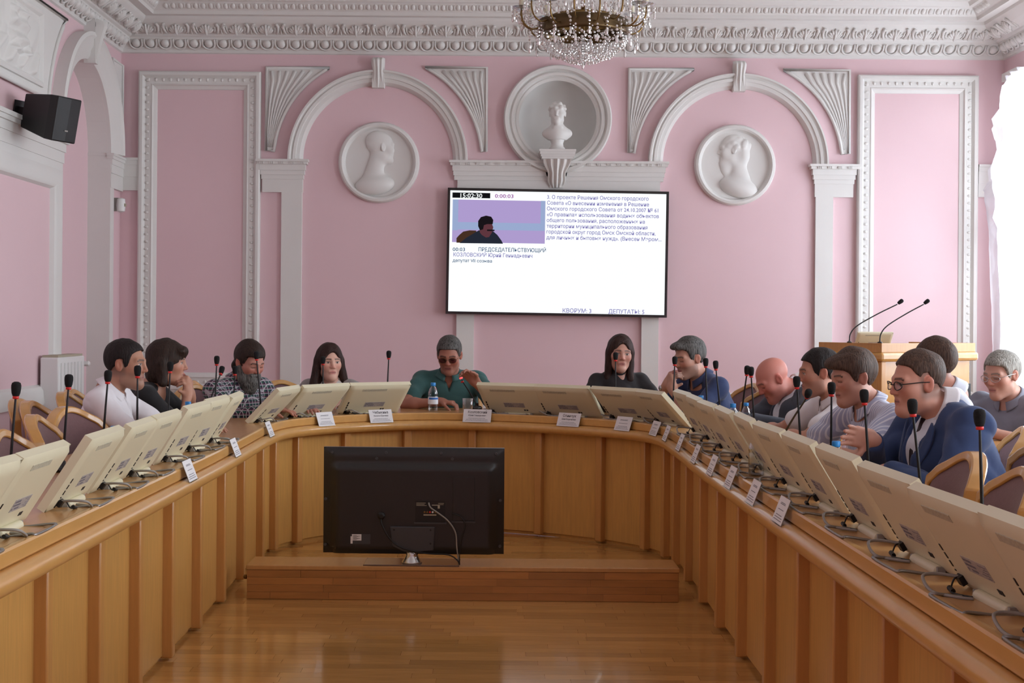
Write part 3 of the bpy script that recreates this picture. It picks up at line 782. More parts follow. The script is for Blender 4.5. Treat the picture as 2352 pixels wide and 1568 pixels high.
bead=[(.03,.704),(.008,.704),(.002,.7065),(-.016,.706),(-.031,.699),(-.039,.686),(-.039,.669),(-.031,.656),(-.015,.648),(.03,.646),(.07,.646),(.07,.69)]
obj('bead_moulding',desk_sweep(bead),'wood_rail',deskR,angle=50)
obj('worktop',desk_sweep([(.03,.718),(.03,.75),(.60,.75),(.62,.745),(.625,.735),(.62,.725),(.60,.718)]),'wood_top',deskR,angle=40)
obj('modesty_core',desk_sweep([(.088,.0),(.088,.718),(.11,.718),(.11,.0)]),'wood',deskR)
bat=[-30,99,218,310,386,453,509,554,597,629,685,792,931,1087,1242,1380,1480,1530,1554,1583,1616,1656,1705,1768,1842,1926,2042,2200,2420]
bs=[]
for x in bat:
    bs.append(s_at(x,.055,.4))
ex=[s for s in np.arange(bs[0]-.52,0.1,-.52)][::-1]; bs=list(ex)+bs+[s for s in np.arange(bs[-1]+.5,SL-.1,.5)]
for i,s in enumerate(bs):
    obj('batten',desk_sweep([(.032,.012),(.032,.65),(.088,.65),(.088,.012)],s-.024,s+.024,.012),'wood_batten',deskR,angle=30,bevel=.006)
for a,b in zip(bs,bs[1:]):
    if b-a>.06: obj('panel',desk_sweep([(.072,.022),(.072,.655),(.09,.655),(.09,.022)],a+.02,b-.02,.06),'wood',deskR,angle=30)
for s in np.arange(.3,SL,1.45):
    p,t,nn=desk(s); mb=MB(); Mx=Matrix((t,nn,Vector((0,0,1)))).transposed().to_4x4(); Mx.translation=p
    obj('support',mb.box((-.012,.11,0.0),(.012,.55,.718),Mx),'wood',deskR)

# ------------------------------------------------------------------ low wooden platform with the television
pb=[atZ(565,1376.7,0),atZ(1558,1382,0)]; BX0,BX1=pb[0].x,pb[1].x; BY0=(pb[0].y+pb[1].y)/2; BZ=.162; BY1=BY0+.25
plat=thing('tv_platform','long low parquet-covered platform carrying the television','platform',((BX0+BX1)/2,(BY0+BY1)/2,0))
hx=(BX1-BX0)/2; hy=(BY1-BY0)/2
obj('body',MB().box((-hx,-hy+.008,.0),(hx,hy,BZ-.02)),'box_wood',plat)
obj('nosing',MB().box((-hx-.004,-hy,BZ-.022),(hx+.004,hy+.004,BZ)),'wood_top',plat,bevel=.004)
for r in range(4):
    z0=.002+r*.0345; x=-hx-random.random()*.2
    while x<hx:
        ln=random.choice((.28,.36,.45,.5)); a=max(x,-hx+.001); b=min(x+ln,hx-.001)
        if b-a>.02: obj('plank',MB().box((a,-hy+.001,z0),(b-.0012,-hy+.009,z0+.0335)),'box_wood',plat)
        x+=ln
obj('knob',MB().sphere((-hx-.012,-hy+.04,.10),.012,8,6),'brass',plat,smooth=True)

tvc=atY(951,1150,BY0+.10); TY=BY0+.10
tv=thing('television','large black television seen from the back on a swivel foot','television',(tvc.x,TY,BZ),-.01)
TW,TZ0,TZ1=.873/2,.050,.560
def tvback(u,v_):
    a=(u*2-1); b=v_; x=a*TW; z=TZ0+(TZ1-TZ0)*b
    e=min(1,(1-abs(a))*TW/.05); et=min(1,(1-b)*(TZ1-TZ0)/.035); eb=min(1,b*(TZ1-TZ0)/.03)
    d=.018+.016*min(e,et,eb)
    tt=max(0,min(1,(.86-b)/.06)); aa=max(0,min(1,(.90-abs(a))/.05)); d+=.022*(tt*tt*(3-2*tt))*(aa*aa*(3-2*aa))
    return (x,-d,z)
mb=MB(); mb.grid(tvback,61,51)
nv=51
mb.box((-TW,-.018,TZ0),(TW,.012,TZ1)); 
obj('housing',mb,'tv_black',tv,angle=35)
obj('screen',MB().box((-TW+.012,.0122,TZ0+.015),(TW-.012,.0145,TZ1-.012)),'black_gloss',tv)
YBK=-.057
rec=obj('connector_panel',MB().box((.01,YBK-.002,.205),(.155,YBK+.001,.31)),'black',tv)
obj('panel_lip',MB().box((.005,YBK-.006,.198),(.16,YBK,.205)),'tv_plate',tv)
rp=obj('slot_cover',MB().box((.19,YBK-.0035,.215),(.295,YBK,.425)),'tv_black',tv,bevel=.003); obj('slot_lip',MB().box((.185,YBK-.007,.205),(.298,YBK,.212)),'tv_plate',tv)
for i in range(5):
    obj('socket',MB().lathe([(.0045,0),(.0045,.006),(.002,.006)],10,Matrix.Translation((.055+.013*i,YBK-.002,.255))@Matrix.Rotation(math.pi/2,4,'X')),('brass','brass','red_ring','white_plastic','brass')[i],tv)
for (x0,z0,w_,h_) in ((.015,.297,.045,.002),(.015,.291,.04,.002),(.015,.285,.05,.002),(.05,.238,.062,.006),(.118,.272,.010,.016),(.09,.286,.03,.004),(.12,.296,.028,.002),(.12,.290,.026,.002)):
    obj('printed_mark',MB().box((x0,YBK-.0026,z0),(x0+w_,YBK-.002,z0+h_)),'cream_dark',tv)
obj('rating_label',MB().box((-.30,YBK-.001,.098),(-.205,YBK+.0005,.145)),'tv_plate',tv)
for (x0,z0,w_,h_) in ((-.293,.115,.045,.03),(-.30,.1,.010,.035)): obj('barcode_sticker',MB().box((x0,YBK-.0016,z0),(x0+w_,YBK-.001,z0+h_)),'paper',tv)
for k in range(7): obj('printed_mark',MB().box((-.288,YBK-.002,.118+.0035*k),(-.288+.018+.016*((k*7)%3)/2,YBK-.0015,.1196+.0035*k)),'dark_mark',tv)
for (x,z) in ((-.395,.535),(-.135,.535),(.13,.535),(.395,.535),(-.18,.507),(.185,.507),(-.425,.31),(.418,.31),(-.425,.09),(.418,.09)):
    obj('screw',MB().lathe([(.008,0),(.008,.003),(.004,.0015),(.0001,.0015)],10,Matrix.Translation((x,-.0335,z))@Matrix.Rotation(math.pi/2,4,'X')),'tv_plate',tv,smooth=True)
bp=obj('mount_plate',MB().prism([(-.11,.185),(.105,.185),(.10,.072),(.03,.064),(-.04,.064),(-.10,.09)],0,.014,lambda a,b,c:(a,YBK-c,b)),'tv_plate',tv,bevel=.004)
for (x,z) in ((-.09,.17),(.085,.17),(.085,.105)): obj('screw',MB().lathe([(.005,0),(.005,.002),(.0001,.002)],8,Matrix.Translation((x,YBK-.013,z))@Matrix.Rotation(math.pi/2,4,'X')),'black',bp)
obj('neck',MB().lathe([(.05,.006),(.048,.014),(.036,.03),(.03,.045),(.03,.09)],24,Matrix.Translation((-.006,-.035,0))),'silver',tv,smooth=True)
obj('foot',MB().box((-.235,-.10,.0),(.225,.10,.007)),'glass_base',tv,bevel=.003)
def smooth_path(pts,n=6):
    out=[]; P=[Vector(p) for p in pts]
    for i in range(len(P)-1):
        p0=P[max(0,i-1)];p1=P[i];p2=P[i+1];p3=P[min(len(P)-1,i+2)]
        for k in range(n):
            t=k/n; out.append(.5*((2*p1)+(-p0+p2)*t+(2*p0-5*p1+4*p2-p3)*t*t+(-p0+3*p1-3*p2+p3)*t**3))
    return out+[P[-1]]
obj('grey_cable',MB().tube(smooth_path([(.075,YBK-.01,.30),(.085,-.085,.28),(.12,-.085,.255),(.17,-.08,.215),(.205,-.08,.16),(.212,-.08,.09),(.222,-.085,.02),(.224,-.09,.010)]),.0035,6),'cable_grey',tv,smooth=True)
obj('power_cable',MB().tube(smooth_path([(-.152,YBK-.012,.225),(-.148,-.08,.195),(-.11,-.085,.13),(-.05,-.082,.085),(.06,-.08,.06),(.17,-.085,.055),(.215,-.09,.03),(.226,-.09,.008)]),.0035,6),'black',tv,smooth=True)
obj('plug',MB().lathe([(.018,0),(.018,.014),(.01,.02)],10,Matrix.Translation((-.152,YBK,.235))@Matrix.Rotation(math.pi/2,4,'X')),'black',tv)
obj('signal_cable',MB().tube(smooth_path([(.185,YBK-.008,.25),(.23,-.08,.235),(.25,-.08,.19),(.235,-.08,.13),(.226,-.085,.06),(.226,-.09,.008)]),.003,6),'black',tv,smooth=True)

# ------------------------------------------------------------------ desk monitors
MWd,MHt,MTh=.425,.262,.026
def monitor_proto(deg=32):
    root=thing('desk_monitor','','monitor')
    tilt=math.radians(deg); R_=Matrix.Rotation(-tilt,4,'X')   # +y local = towards the aisle (back of the monitor), leans that way
    h=MWd/2
    def back(u,v_):
        a=u*2-1; x=a*h; z=.008+MHt*v_; e=min(1,(1-abs(a))*h/.02,(1-v_)*MHt/.02,v_*MHt/.02); return tuple(R_@Vector((x,MTh*.55+.012*(e**.6 if e>0 else 0),z)))
    mb=MB().grid(back,25,17); mb.box((-h,-MTh*.45,.008),(h,MTh*.55,.008+MHt),R_)
    obj('housing',mb,'cream',root,angle=35)
    obj('screen',MB().box((-h+.012,-MTh*.45-.0015,.026),(h-.012,-MTh*.45,.256),R_),'black_gloss',root)
    yb=MTh*.55+.012
    obj('vent_grill',MB().box((-.045,yb-.001,.228),(.125,yb+.0012,.246),R_),'grill',root)
    st=obj('rating_sticker',MB().box((-.075,yb-.001,.088),(.065,yb+.001,.128),R_),'sticker',root)
    mk=MB()
    for r in range(3):
        for k in range(5):
            if (r*5+k)%7!=3: mk.box((.0+.0125*k,yb+.001,.094+.0115*r),(.0095+.0125*k,yb+.0017,.0995+.0115*r),R_)
    for r in range(5): mk.box((-.070,yb+.001,.092+.007*r),(-.070+.02+.012*((r*5)%3),yb+.0016,.0935+.007*r),R_)
    e=obj('sticker_print',mk,'paper_print',st); e['kind']='stuff'
    for x in (-.088,-.072): obj('port',MB().box((x,yb-.001,.058),(x+.011,yb+.0016,.070),R_),'dark_mark',root)
    for k,(z0,z1) in enumerate(((.118,.134),(.097,.112),(.076,.091),(.064,.068),(.03,.056))):
        obj('side_port',MB().box((h-.034,yb-.001,z0),(h-.026,yb+.0014,z1),R_),'black',root)
    ro=MB().lathe([(.012,-.09),(.0145,-.088),(.0145,.088),(.012,.09)],12,R_@Matrix.Translation((-.01,yb+.010,.028))@Matrix.Rotation(math.pi/2,4,'Y')); obj('hinge_roll',ro,'cream',root,angle=40)
    c=R_@Vector((0,yb+.010,.028)); 
    rod=[(-.104,c.y,c.z),(-.108,c.y+.012,c.z-.006),(-.106,.135,.008),(-.095,.148,.005),(.075,.148,.005),(.086,.135,.008),(.088,c.y+.012,c.z-.006),(.084,c.y,c.z)]
    obj('stand_rod',MB().tube(smooth_path(rod,4),.0042,6),'rod',root,smooth=True)
    for xx in (-.112,.08): obj('end_cap',MB().box((xx,c.y-.01,c.z-.012),(xx+.012,c.y+.008,c.z+.012)),'cable_grey',root)
    p=R_@Vector((.165,yb,.05))
    obj('grey_cable',MB().tube(smooth_path([tuple(p),(p.x+.02,p.y+.05,p.z+.005),(p.x+.01,p.y+.085,.03),(p.x-.05,p.y+.085,.008),(p.x-.10,p.y+.05,.005),(p.x-.12,p.y+.02,.004)]),.004,6),'cable_grey',root,smooth=True)
    obj('black_cable',MB().tube(smooth_path([(p.x-.005,p.y,p.z-.006),(p.x-.004,p.y+.018,.028),(p.x-.012,p.y+.03,.008),(p.x-.05,p.y+.04,.004),(p.x-.10,p.y+.015,.004)]),.0022,5),'black',root,smooth=True)
    obj('cable_ferrite',MB().lathe([(.006,-.012),(.006,.012)],8,Matrix.Translation((p.x-.03,p.y+.036,.0075))@Matrix.Rotation(1.4,4,'Y')),'black',root)
    obj('plug',MB().box((.15,yb,.036),(.178,yb+.012,.058),R_),'black',root)
    return root
MON=monitor_proto(); MON2=monitor_proto(44); used=set()
def place_monitor(s,n,label,group,yaw=0,dt=0,proto=None):
    pm_=proto or MON
    o=copy_tree(pm_) if pm_ in used else pm_; used.add(pm_)
    p,t,nn=desk(s,n,.75); Mx=Matrix((-t,-nn,Vector((0,0,1)))).transposed().to_4x4() if False else Matrix((t,-nn,Vector((0,0,1)))).transposed().to_4x4()
    # right-handed: x along -t so that y points to the aisle
    Mx=Matrix((-t,-nn,Vector((0,0,1)))).transposed().to_4x4(); Mx.translation=p
    o.matrix_world=Mx@Matrix.Rotation(yaw,4,'Z')@Matrix.Rotation(dt,4,'X'); tag(o,label,'monitor',group); return o
LG='cream monitors on the desk wing of the white-shirted man'; RG='cream monitors on the desk wing of the blue-suited man'; CG='cream monitors on the curved end of the desk'
def s_of_Y(Y,left):
    c=[(abs(desk(s)[0].y-Y),s) for s in (SS if True else SS) if (desk(s)[0].x<-.9)==left and (left or desk(s)[0].x>.7)]
    return min(c)[1]
LS='cream desk monitor in the row before the white-shirted man and the woman in black'; RS='cream desk monitor in the row beyond the empty chairs of the blue-suited man'
LN={5.52:'cream desk monitor before the empty chair pulled up to the desk',6.53:'cream desk monitor nearest to the elbow of the white-shirted man',6.97:'cream desk monitor before the white-shirted man, last of its straight row'}
RN={7.50:'cream desk monitor before the dark-haired man in white',7.02:'cream desk monitor between the dark-haired man and the striped shirt man',6.52:'cream desk monitor before the striped shirt man',6.05:'cream desk monitor before the man turned away',5.58:'cream desk monitor before the blue-suited man',5.10:'cream desk monitor before the empty chair directly beside the blue-suited man',4.62:'cream desk monitor before the empty chair next but one to the blue-suited man'}
for Y in (3.20,3.63,4.06,4.67,5.12,5.52,6.06,6.53,6.97): place_monitor(s_of_Y(Y-.21,True),.155,LN.get(Y,LS),LG,yaw=random.uniform(-.05,.05),dt=random.uniform(-.02,.03))
for Y in (7.50,7.02,6.52,6.05,5.58,5.10,4.62,4.12,3.62,3.17,2.72,2.26): place_monitor(s_of_Y(Y-.21,False),.155,RN.get(Y,RS),RG,yaw=random.uniform(-.05,.05),dt=random.uniform(-.02,.02))
for x,yaw,lb in ((592,.05,'cream desk monitor in front of the bearded man in plaid'),(700,.05,'cream desk monitor between the bearded man and the woman in grey'),(845,-.02,'cream desk monitor between the woman in grey and the green polo man'),(1193,.0,'cream desk monitor beside the hand of the green polo man'),(1322,0,'cream desk monitor before the woman in the dark sweater, next to the green polo man'),(1462,0,'cream desk monitor between the woman in the dark sweater and the navy shirt man'),(1556,0,'cream desk monitor in front of the elbows of the navy shirt man')):
    place_monitor(s_at(x,.165,.86),.165,lb,CG,yaw=yaw,proto=MON2)

# ------------------------------------------------------------------ gooseneck microphones
def mic_mesh_parts():
    foam=MB().lathe([(.0045,-.024),(.011,-.022),(.0145,-.012),(.0165,.004),(.0165,.014),(.014,.022),(.007,.026),(.0001,.0265)],14).mesh('windscreen',True)
    ring=MB().lathe([(.0085,-.005),(.0105,-.004),(.0105,.004),(.0085,.005)],14).mesh('light_ring',True)
    base=MB().lathe([(.036,0),(.036,.012),(.028,.02),(.012,.024),(.011,.04)],20).mesh('base',True)
    return foam,ring,base
FM,RM,BM=mic_mesh_parts()
def mic(base,head,label,group='gooseneck microphones on the conference desk',lit=False,bend=.0):
    base,head=Vector(base),Vector(head)
    r=thing('gooseneck_microphone',label,'microphone',base,0,group)
    put('base',BM,'black_gloss',r)
    d=head-base; L=d.length; mid=d*.55+Vector((bend,0,.0)); up=Vector((0,0,L*.3))
    pts=[Vector((0,0,.03)),Vector((d.x*.12,d.y*.12,d.z*.25)),Vector((d.x*.5+bend,d.y*.5,d.z*.58)),d*.86,d*.93]
    sp=smooth_path(pts,5); n=len(sp)
    obj('stem',MB().tube(sp,[.0062-.0024*min(1,i/(n*.75))+(.004*max(0,(i-n*.85)/(n*.15))) for i in range(n)],8),'black',r,smooth=True)
    ax=(sp[-1]-sp[-3]).normalized(); Rq=Vector((0,0,1)).rotation_difference(ax).to_matrix().to_4x4()
    hd=put('windscreen',FM,'foam',r,Mx=Matrix.Translation(d)@Rq)
    put('light_ring',RM,None,r,Mx=Matrix.Translation(d-ax*.027)@Rq)
    rr=r.children[-1]
    if lit: rr.data=RM.copy(); rr.data.materials.clear(); rr.data.materials.append(M['red_lit'])
    return r
RM.materials.append(M['red_ring'])
def mic_at(x,y,n,label,z0=.75,dx=0,dy=0,bx=None,by=None,lit=False):
    s=s_at(x,n,1.07); p,t,nn=desk(s,n,1.0); head=atY(x,y,p.y)
    if bx is None: b=Vector((head.x+dx,p.y+dy,z0))
    else:
        s2=s_at(bx,n,.80); q,_,_=desk(s2,n,.75); b=q
    return mic(b,head,label,lit=lit)
LM='black gooseneck microphone in the row beside the white-shirted man'; RMl='black gooseneck microphone in the row beside the blue-suited man'
for x,y in ((37,894),(158,875)): mic_at(x,y,.4,LM,dx=-.02)
mic_at(248,864,.4,'black gooseneck microphone in front of the white-shirted man',dx=-.02)
mic_at(316,852,.4,'black gooseneck microphone before the face of the white-shirted man',dx=.0)
mic_at(391,842,.4,'black gooseneck microphone before the chin of the woman in black',dx=-.01)
mic_at(498,827,.42,'upright gooseneck microphone beside the bearded man in plaid',dx=-.01)
mic_at(509,850,.45,'slanted gooseneck microphone beside the bearded man in plaid',bx=470)
mic_at(540,850,.42,'gooseneck microphone before the shoulder of the bearded man',dx=-.01)
mic_at(589,816,.38,'gooseneck microphone before the face of the bearded man',dx=.03)
mic_at(742,827,.42,'gooseneck microphone before the cheek of the woman in grey',dx=.0)
mic_at(893,814,.42,'gooseneck microphone standing between the woman in grey and the green polo man',dx=-.01)
mic_at(1059,868,.50,'gooseneck microphone with glowing red ring held by the green polo man',bx=1092,lit=True)
mic_at(1414,818,.40,'gooseneck microphone before the face of the woman in the dark sweater',dx=.0)
mic_at(1550,828,.40,'gooseneck microphone before the hands of the navy shirt man',dx=-.01)
mic_at(1621,832,.42,'gooseneck microphone before the shoulder of the navy shirt man',dx=.01)
mic_at(1644,838,.42,'second gooseneck microphone before the shoulder of the navy shirt man',dx=.03)
mic_at(1716,850,.44,'gooseneck microphone crossing another beside the bald man',bx=1703)
mic_at(1725,853,.40,'gooseneck microphone standing in front of the bald man',dx=.02)
mic_at(1830,877,.40,'upright gooseneck microphone beside the bald man in the grey suit',dx=.02)
mic_at(1856,904,.44,'slanted gooseneck microphone before the dark-haired man',bx=1797)
mic_at(1910,892,.40,'gooseneck microphone before the dark-haired man in white',dx=.0)
mic_at(1985,910,.40,'gooseneck microphone in front of the striped shirt man',dx=.02)
mic_at(2096,934,.40,'gooseneck microphone in front of the blue-suited man',dx=.03)
mic_at(2250,960,.40,'gooseneck microphone before the empty chair beside the blue-suited man',dx=.01)

# ------------------------------------------------------------------ name plates leaning on the front rail
def name_plate(x,label,lines=None,w_=.165,shape=0):
    s=s_at(x,-.02,.72); p,t,nn=desk(s,0,0)
    ex=t; up=(nn*.030+Vector((0,0,.078))).normalized(); nz=ex.cross(up)
    if nz.dot(nn)>0: nz=-nz
    Mx=Matrix((ex,up,ex.cross(up))).transposed().to_4x4(); Mx.translation=p-nn*.036+Vector((0,0,.700))
    r=thing('name_plate',label,'name plate',Mx=Mx,group='name plates along the desk rail')
    obj('holder',MB().box((-w_/2,0,-.0035),(w_/2,.088,-.0015)).box((-w_/2,-.002,-.0035),(w_/2,0,.004)),'acrylic',r)
    cd=obj('card',MB().box((-w_/2+.001,.001,-.0012),(w_/2-.001,.086,.0002)),'paper',r)
    return r,w_
def write(r,txt,size,y,mt='paper_print',wmax=.15):
    me=text_mesh('lettering',txt,size,'CENTER',bold=.0002); xs=[v.co.x for v in me.vertices]
    if xs:
        wd=max(xs)-min(xs)
        if wd>wmax: me.transform(Matrix.Diagonal((wmax/wd,1,1,1)))
    put('lettering',me,mt,r,loc=(0,y,.0009))
def small_print(r,ys,ws):
    for y,wd in zip(ys,ws):
        mb=MB(); x=-wd/2; random.seed(int(y*9999))
        while x<wd/2-.004:
            l=random.uniform(.004,.014); mb.box((x,y,.0003),(min(x+l,wd/2),y+.0022,.0008)); x+=l+.002
        obj('small_print',mb,'paper_print',r)
names={878:('Чебыкина','Наталья Юрьевна'),1095:('Козловский','Юрий Геннадьевич'),1303:('Олинчук','Юлия Владимировна')}
where={750:'before the woman in grey, shining in the light',878:'with large lettering between the woman in grey and the green polo man',1095:'in front of the green polo man',1303:'on the curved rail next to the green polo man',1432:'in front of the woman in the dark sweater'}
for x,wd in ((436,.15),(541,.15),(619,.15),(750,.14),(878,.165),(1095,.185),(1303,.165),(1432,.14),(1503,.14),(1530,.14),(1562,.14),(1597,.14),(1636,.14),(1678,.14),(1729,.145),(1793,.145)):
    lb='white name plate '+where[x] if x in where else ('white name plate on the rail of the wing with the white-shirted man' if x<700 else 'white name plate on the rail of the wing with the blue-suited man')
    r,_=name_plate(x,lb,w_=wd)
    if x in names: write(r,names[x][0],.024,.060,'ink',wd*.66); write(r,names[x][1],.0145,.041,'paper_print',wd*.62)
    else: small_print(r,(.062,.066,.044),(wd*.5,wd*.46,wd*.55))
    small_print(r,(.026,.018,.010),(wd*.6,wd*.75,wd*.8))
# ------------------------------------------------------------------ chairs
CREST=.92
def chair_proto():
    r=thing('conference_chair','','chair')
    hw,Rb=.225,.40
    def bp(a,z,off=0):      # point on the curved back: a in -1..1
        ang=a*hw/Rb; t=(z-.44)*.16
        return Vector((math.sin(ang)*(Rb-off),-.215-t+Rb-math.cos(ang)*(Rb-off)-.02+0*off,z))
    def top(a): return .85+.07*math.cos(a*math.pi/2*1.0)**1.6*(1 if abs(a)<1 else 0)-.03*max(0,abs(a)-.8)/.2
    def outl(a,v_,ins=0):
        z0,z1=.42+ins,top(a)-ins; return z0+(z1-z0)*v_
    N_=22
    # frame: ribbon of rectangular section around the outline
    ol=[]
    for i in range(N_+1): ol.append((-1+2*i/N_,'t'))
    pts=[( -1,.42)]+[(-1,.42+(top(-1)-.42)*k/8) for k in range(1,8)]+[(a,top(a)) for a,_ in ol]+[(1,top(1)-(top(1)-.42)*k/8) for k in range(1,8)]+[(1,.42)]
    pts+= [(1-2*k/8,.42) for k in range(1,8)]
    cx,cz=0,.65
    rings=[]
    for i,(a,z) in enumerate(pts):
        a2,z2=a*(.86 if abs(a)>.01 else 1),z-(.035 if z>cz else -.035)*(1 if abs(z-cz)>.1 else 0)
        o=bp(a,z,-.028); o2=bp(a,z,.022); i2=bp(a*.91,z+(.03 if z<.43 else (-.03 if z>=top(a)-1e-6 else 0)),.026); i1=bp(a*.91,z+(.03 if z<.43 else (-.03 if z>=top(a)-1e-6 else 0)),-.026)
        rings.append([tuple(o),tuple(o2),tuple(i2),tuple(i1)])
    obj('back_frame',MB().sweep(rings,closed=True),'chair_wood',r,angle=45,bevel=.006)
    mb=MB()
    def cf(sgn):
        def f(u,v_):
            a=(u*2-1)*.925; z=outl(a,v_,.024); e=min(1,(1-abs(u*2-1))*5,v_*5,(1-v_)*5); return tuple(bp(a,z,sgn*(.012+.022*max(0,e)**.6)))
        return f
    mb.grid(cf(1),21,15); mb.grid(cf(-1),21,15); obj('back_cushion',mb,'mauve',r,smooth=True)
    def st(u,v_):
        a,b=u*2-1,v_*2-1; e=min(1,(1-abs(a))*6,(1-abs(b))*6); return (a*(.215+.015*b),b*.205+.0,.445+.04*max(0,e)**.5)
    mb=MB().grid(st,17,17); mb.box((-.205,-.20,.415),(.205,.20,.447)); obj('seat',mb,'mauve',r,angle=50)
    obj('seat_frame',MB().box((-.215,-.205,.375),(.215,.205,.417)),'chair_wood',r,bevel=.008)
    for sx in (-1,1):
        obj('leg',MB().tube([(sx*.19,.175,.38),(sx*.185,.18,.2),(sx*.18,.185,0)],[.024,.02,.016],8),'chair_wood',r,smooth=True)
        obj('leg',MB().tube([(sx*.19,-.18,.46),(sx*.19,-.185,.3),(sx*.19,-.23,0)],[.024,.022,.016],8),'chair_wood',r,smooth=True)
    obj('stretcher',MB().box((-.18,-.015,.15),(.18,.015,.18)),'chair_wood',r)
    return r
CHAIR=chair_proto(); cfirst=[True]
def chair(X,Y,rz,label,group):
    o=CHAIR if cfirst[0] else copy_tree(CHAIR); cfirst[0]=False
    o.location=(X,Y,0); o.rotation_euler=(0,0,rz); tag(o,label,'chair',group); return o
def chair_crest(x,y,rz,label,group,zc=CREST,dY=0):
    u,v=unproj(x,y); Y=(CH-zc)*FPX/v+dY; X=u*Y/FPX
    # crest centre lies .31 behind the seat centre
    return chair(X-math.cos(rz+math.pi/2)*-.325 if False else X+.29*math.cos(rz+math.pi/2),Y+.29*math.sin(rz+math.pi/2),rz,label,group)
FR=-math.pi/2     # facing +x
FLf=math.pi/2     # facing -x
G1='empty chairs at the desk wing of the white-shirted man'; G2='spare chairs along the wall behind the white-shirted man'; G3='chairs around the far end of the desk'; G4='chairs on the window side of the room'
chair_crest(8,985,FR-.05,'empty mauve upholstered chair pulled up to the desk, next but one to the white-shirted man',G1)
chair_crest(86,951,FR+.1,'empty mauve upholstered chair at the desk, turned slightly from it',G1)
chair_crest(160,936,FR-.35,'empty mauve upholstered chair right behind the elbow of the white-shirted man',G1,dY=.1)
chair_crest(48,924,FR,'mauve upholstered spare chair in the second row by the side wall',G2,dY=.35)
chair_crest(170,893,FR,'mauve upholstered spare chair by the wall behind the back of the white-shirted man',G2)
chair_crest(447,873,FR,'mauve upholstered chair by the wall behind the woman in black',G2)
chair_crest(645,872,FR-.9,'empty mauve upholstered chair between the bearded man and the woman in grey',G3)
chair_crest(1728,868,FLf+.35,'empty mauve upholstered chair between the navy shirt man and the bald man',G3,dY=-.9)
chair(1.55-.29,4.64,FLf,'empty mauve upholstered chair directly beside the blue-suited man',G4)
chair(1.55-.29,4.17,FLf-.05,'empty mauve upholstered chair next but one to the blue-suited man',G4)
chair(2.52,6.35,FLf-.6,'mauve upholstered chair with bright wooden rim behind the blue-suited man',G4)
chair(2.62,5.55,FLf+.1,'mauve upholstered second-row chair near the small side table',G4)

# ------------------------------------------------------------------ wall screen
pc=[atY(x,y,YB-.10) for x,y in ((1028,431),(1537,440),(1531,729.5),(1024,720))]
ctr=(pc[0]+pc[1]+pc[2]+pc[3])/4; wS=((pc[1]-pc[0]).length+(pc[2]-pc[3]).length)/2; hS=((pc[3]-pc[0]).length+(pc[2]-pc[1]).length)/2
e1=(pc[1]-pc[0]+pc[2]-pc[3]); ang=math.atan2(e1.z,e1.x)
Mx=Matrix.Translation(ctr)@Matrix.Rotation(-ang,4,'Y')@Matrix.Rotation(math.pi/2,4,'X')   # local x right, y up, z to the room
scr=thing('wall_screen','large black-framed screen showing an agenda on the back wall','screen',Mx=Mx)
hw,hh=wS/2,hS/2
obj('housing',MB().box((-hw,-hh,-.055),(hw,hh,-.002)),'black',scr,bevel=.004)
obj('bezel',frame(-hw,-hh,hw,hh,[(0,-.002),(0,.006),(.02,.006),(.022,.0),(.022,-.002)],lambda a,b,c:(a,b,c)),'black_gloss',scr)
obj('bracket',MB().box((-.3,-.2,-.10+.0),(.3,.2,-.055)),'black',scr)
emit('scr_white',srgb(247,252,255),.72); emit('scr_lav',srgb(168,160,226),0.42); emit('scr_teal',srgb(96,128,168),0.36); emit('scr_black',(0.004,.004,.005,1),1); emit('scr_mag',srgb(190,90,190),0.42)
emit('scr_pink',srgb(190,170,225),.55); emit('scr_band',srgb(168,186,226),.55); emit('scr_man',srgb(52,58,74),.35); emit('scr_skin',srgb(120,70,80),.4); emit('scr_hair',srgb(40,34,40),.3); emit('scr_brown',srgb(96,66,50),.35); emit('scr_plate',srgb(150,170,230),.6)
SW,SH=2*(hw-.022),2*(hh-.022)
obj('display',MB().box((-SW/2,-SH/2,-.001),(SW/2,SH/2,.001)),'scr_white',scr)
def sc_(px,py):
    t=112+.0182*(px-145); d=py-t; return (-SW/2+(px-145+.0155*(d))/2087*SW, SH/2-d/1172*SH)
def s_rect(x0,y0,x1,y1,m_,z,nm='image_patch'):
    ax,ay=sc_(x0,y0); bx_,by_=sc_(x1,y1); bx2,_=sc_(x1,y1); ay2=ay
    return obj(nm,MB().box((min(ax,bx_),min(ay,by_),z-.0003),(max(ax,bx_),max(ay,by_),z)),m_,scr)
def s_poly(pts,m_,z,nm='image_patch'):
    q=[sc_(*p) for p in pts]; mb=MB(); mb.prism(q,z-.0003,z,lambda a,b,c:(a,b,c)); return obj(nm,mb,m_,scr)
def s_text(txt,x0,x1,yb,m_,h=36,z=.0016,bold=.0):
    me=text_mesh('lettering',txt,1.0,'LEFT',bold=.013); xs=[v.co.x for v in me.vertices]; 
    if not xs: return
    a,b=min(xs),max(xs); ax,ay=sc_(x0,yb); w_=(x1-x0)/2087*SW; sy=h/1172*SH/.70
    me.transform(Matrix.Translation((ax,ay,z))@Matrix.Diagonal((w_/(b-a),sy,1,1))@Matrix.Translation((-a,0,0)))
    put('lettering',me,m_,scr)
s_rect(165,132,530,190,'scr_black',.0014,'clock_box'); s_text('15:02:30',242,453,182,'scr_white',42,.0022,.0012); s_text('0:00:03',575,755,184,'scr_mag',36)
tx=['3. О проекте Решения Омского городского','Совета «О внесении изменения в Решение','Омского городского Совета от 24.10.2007 № 61','«О правилах использования водных объектов','общего пользования, расположенных на','территории муниципального образования','городской округ город Омск Омской области,','для личных и бытовых нужд». (Внесен Мэром...']
xe=[2060,2065,2155,2160,2024,2050,2128,2185]
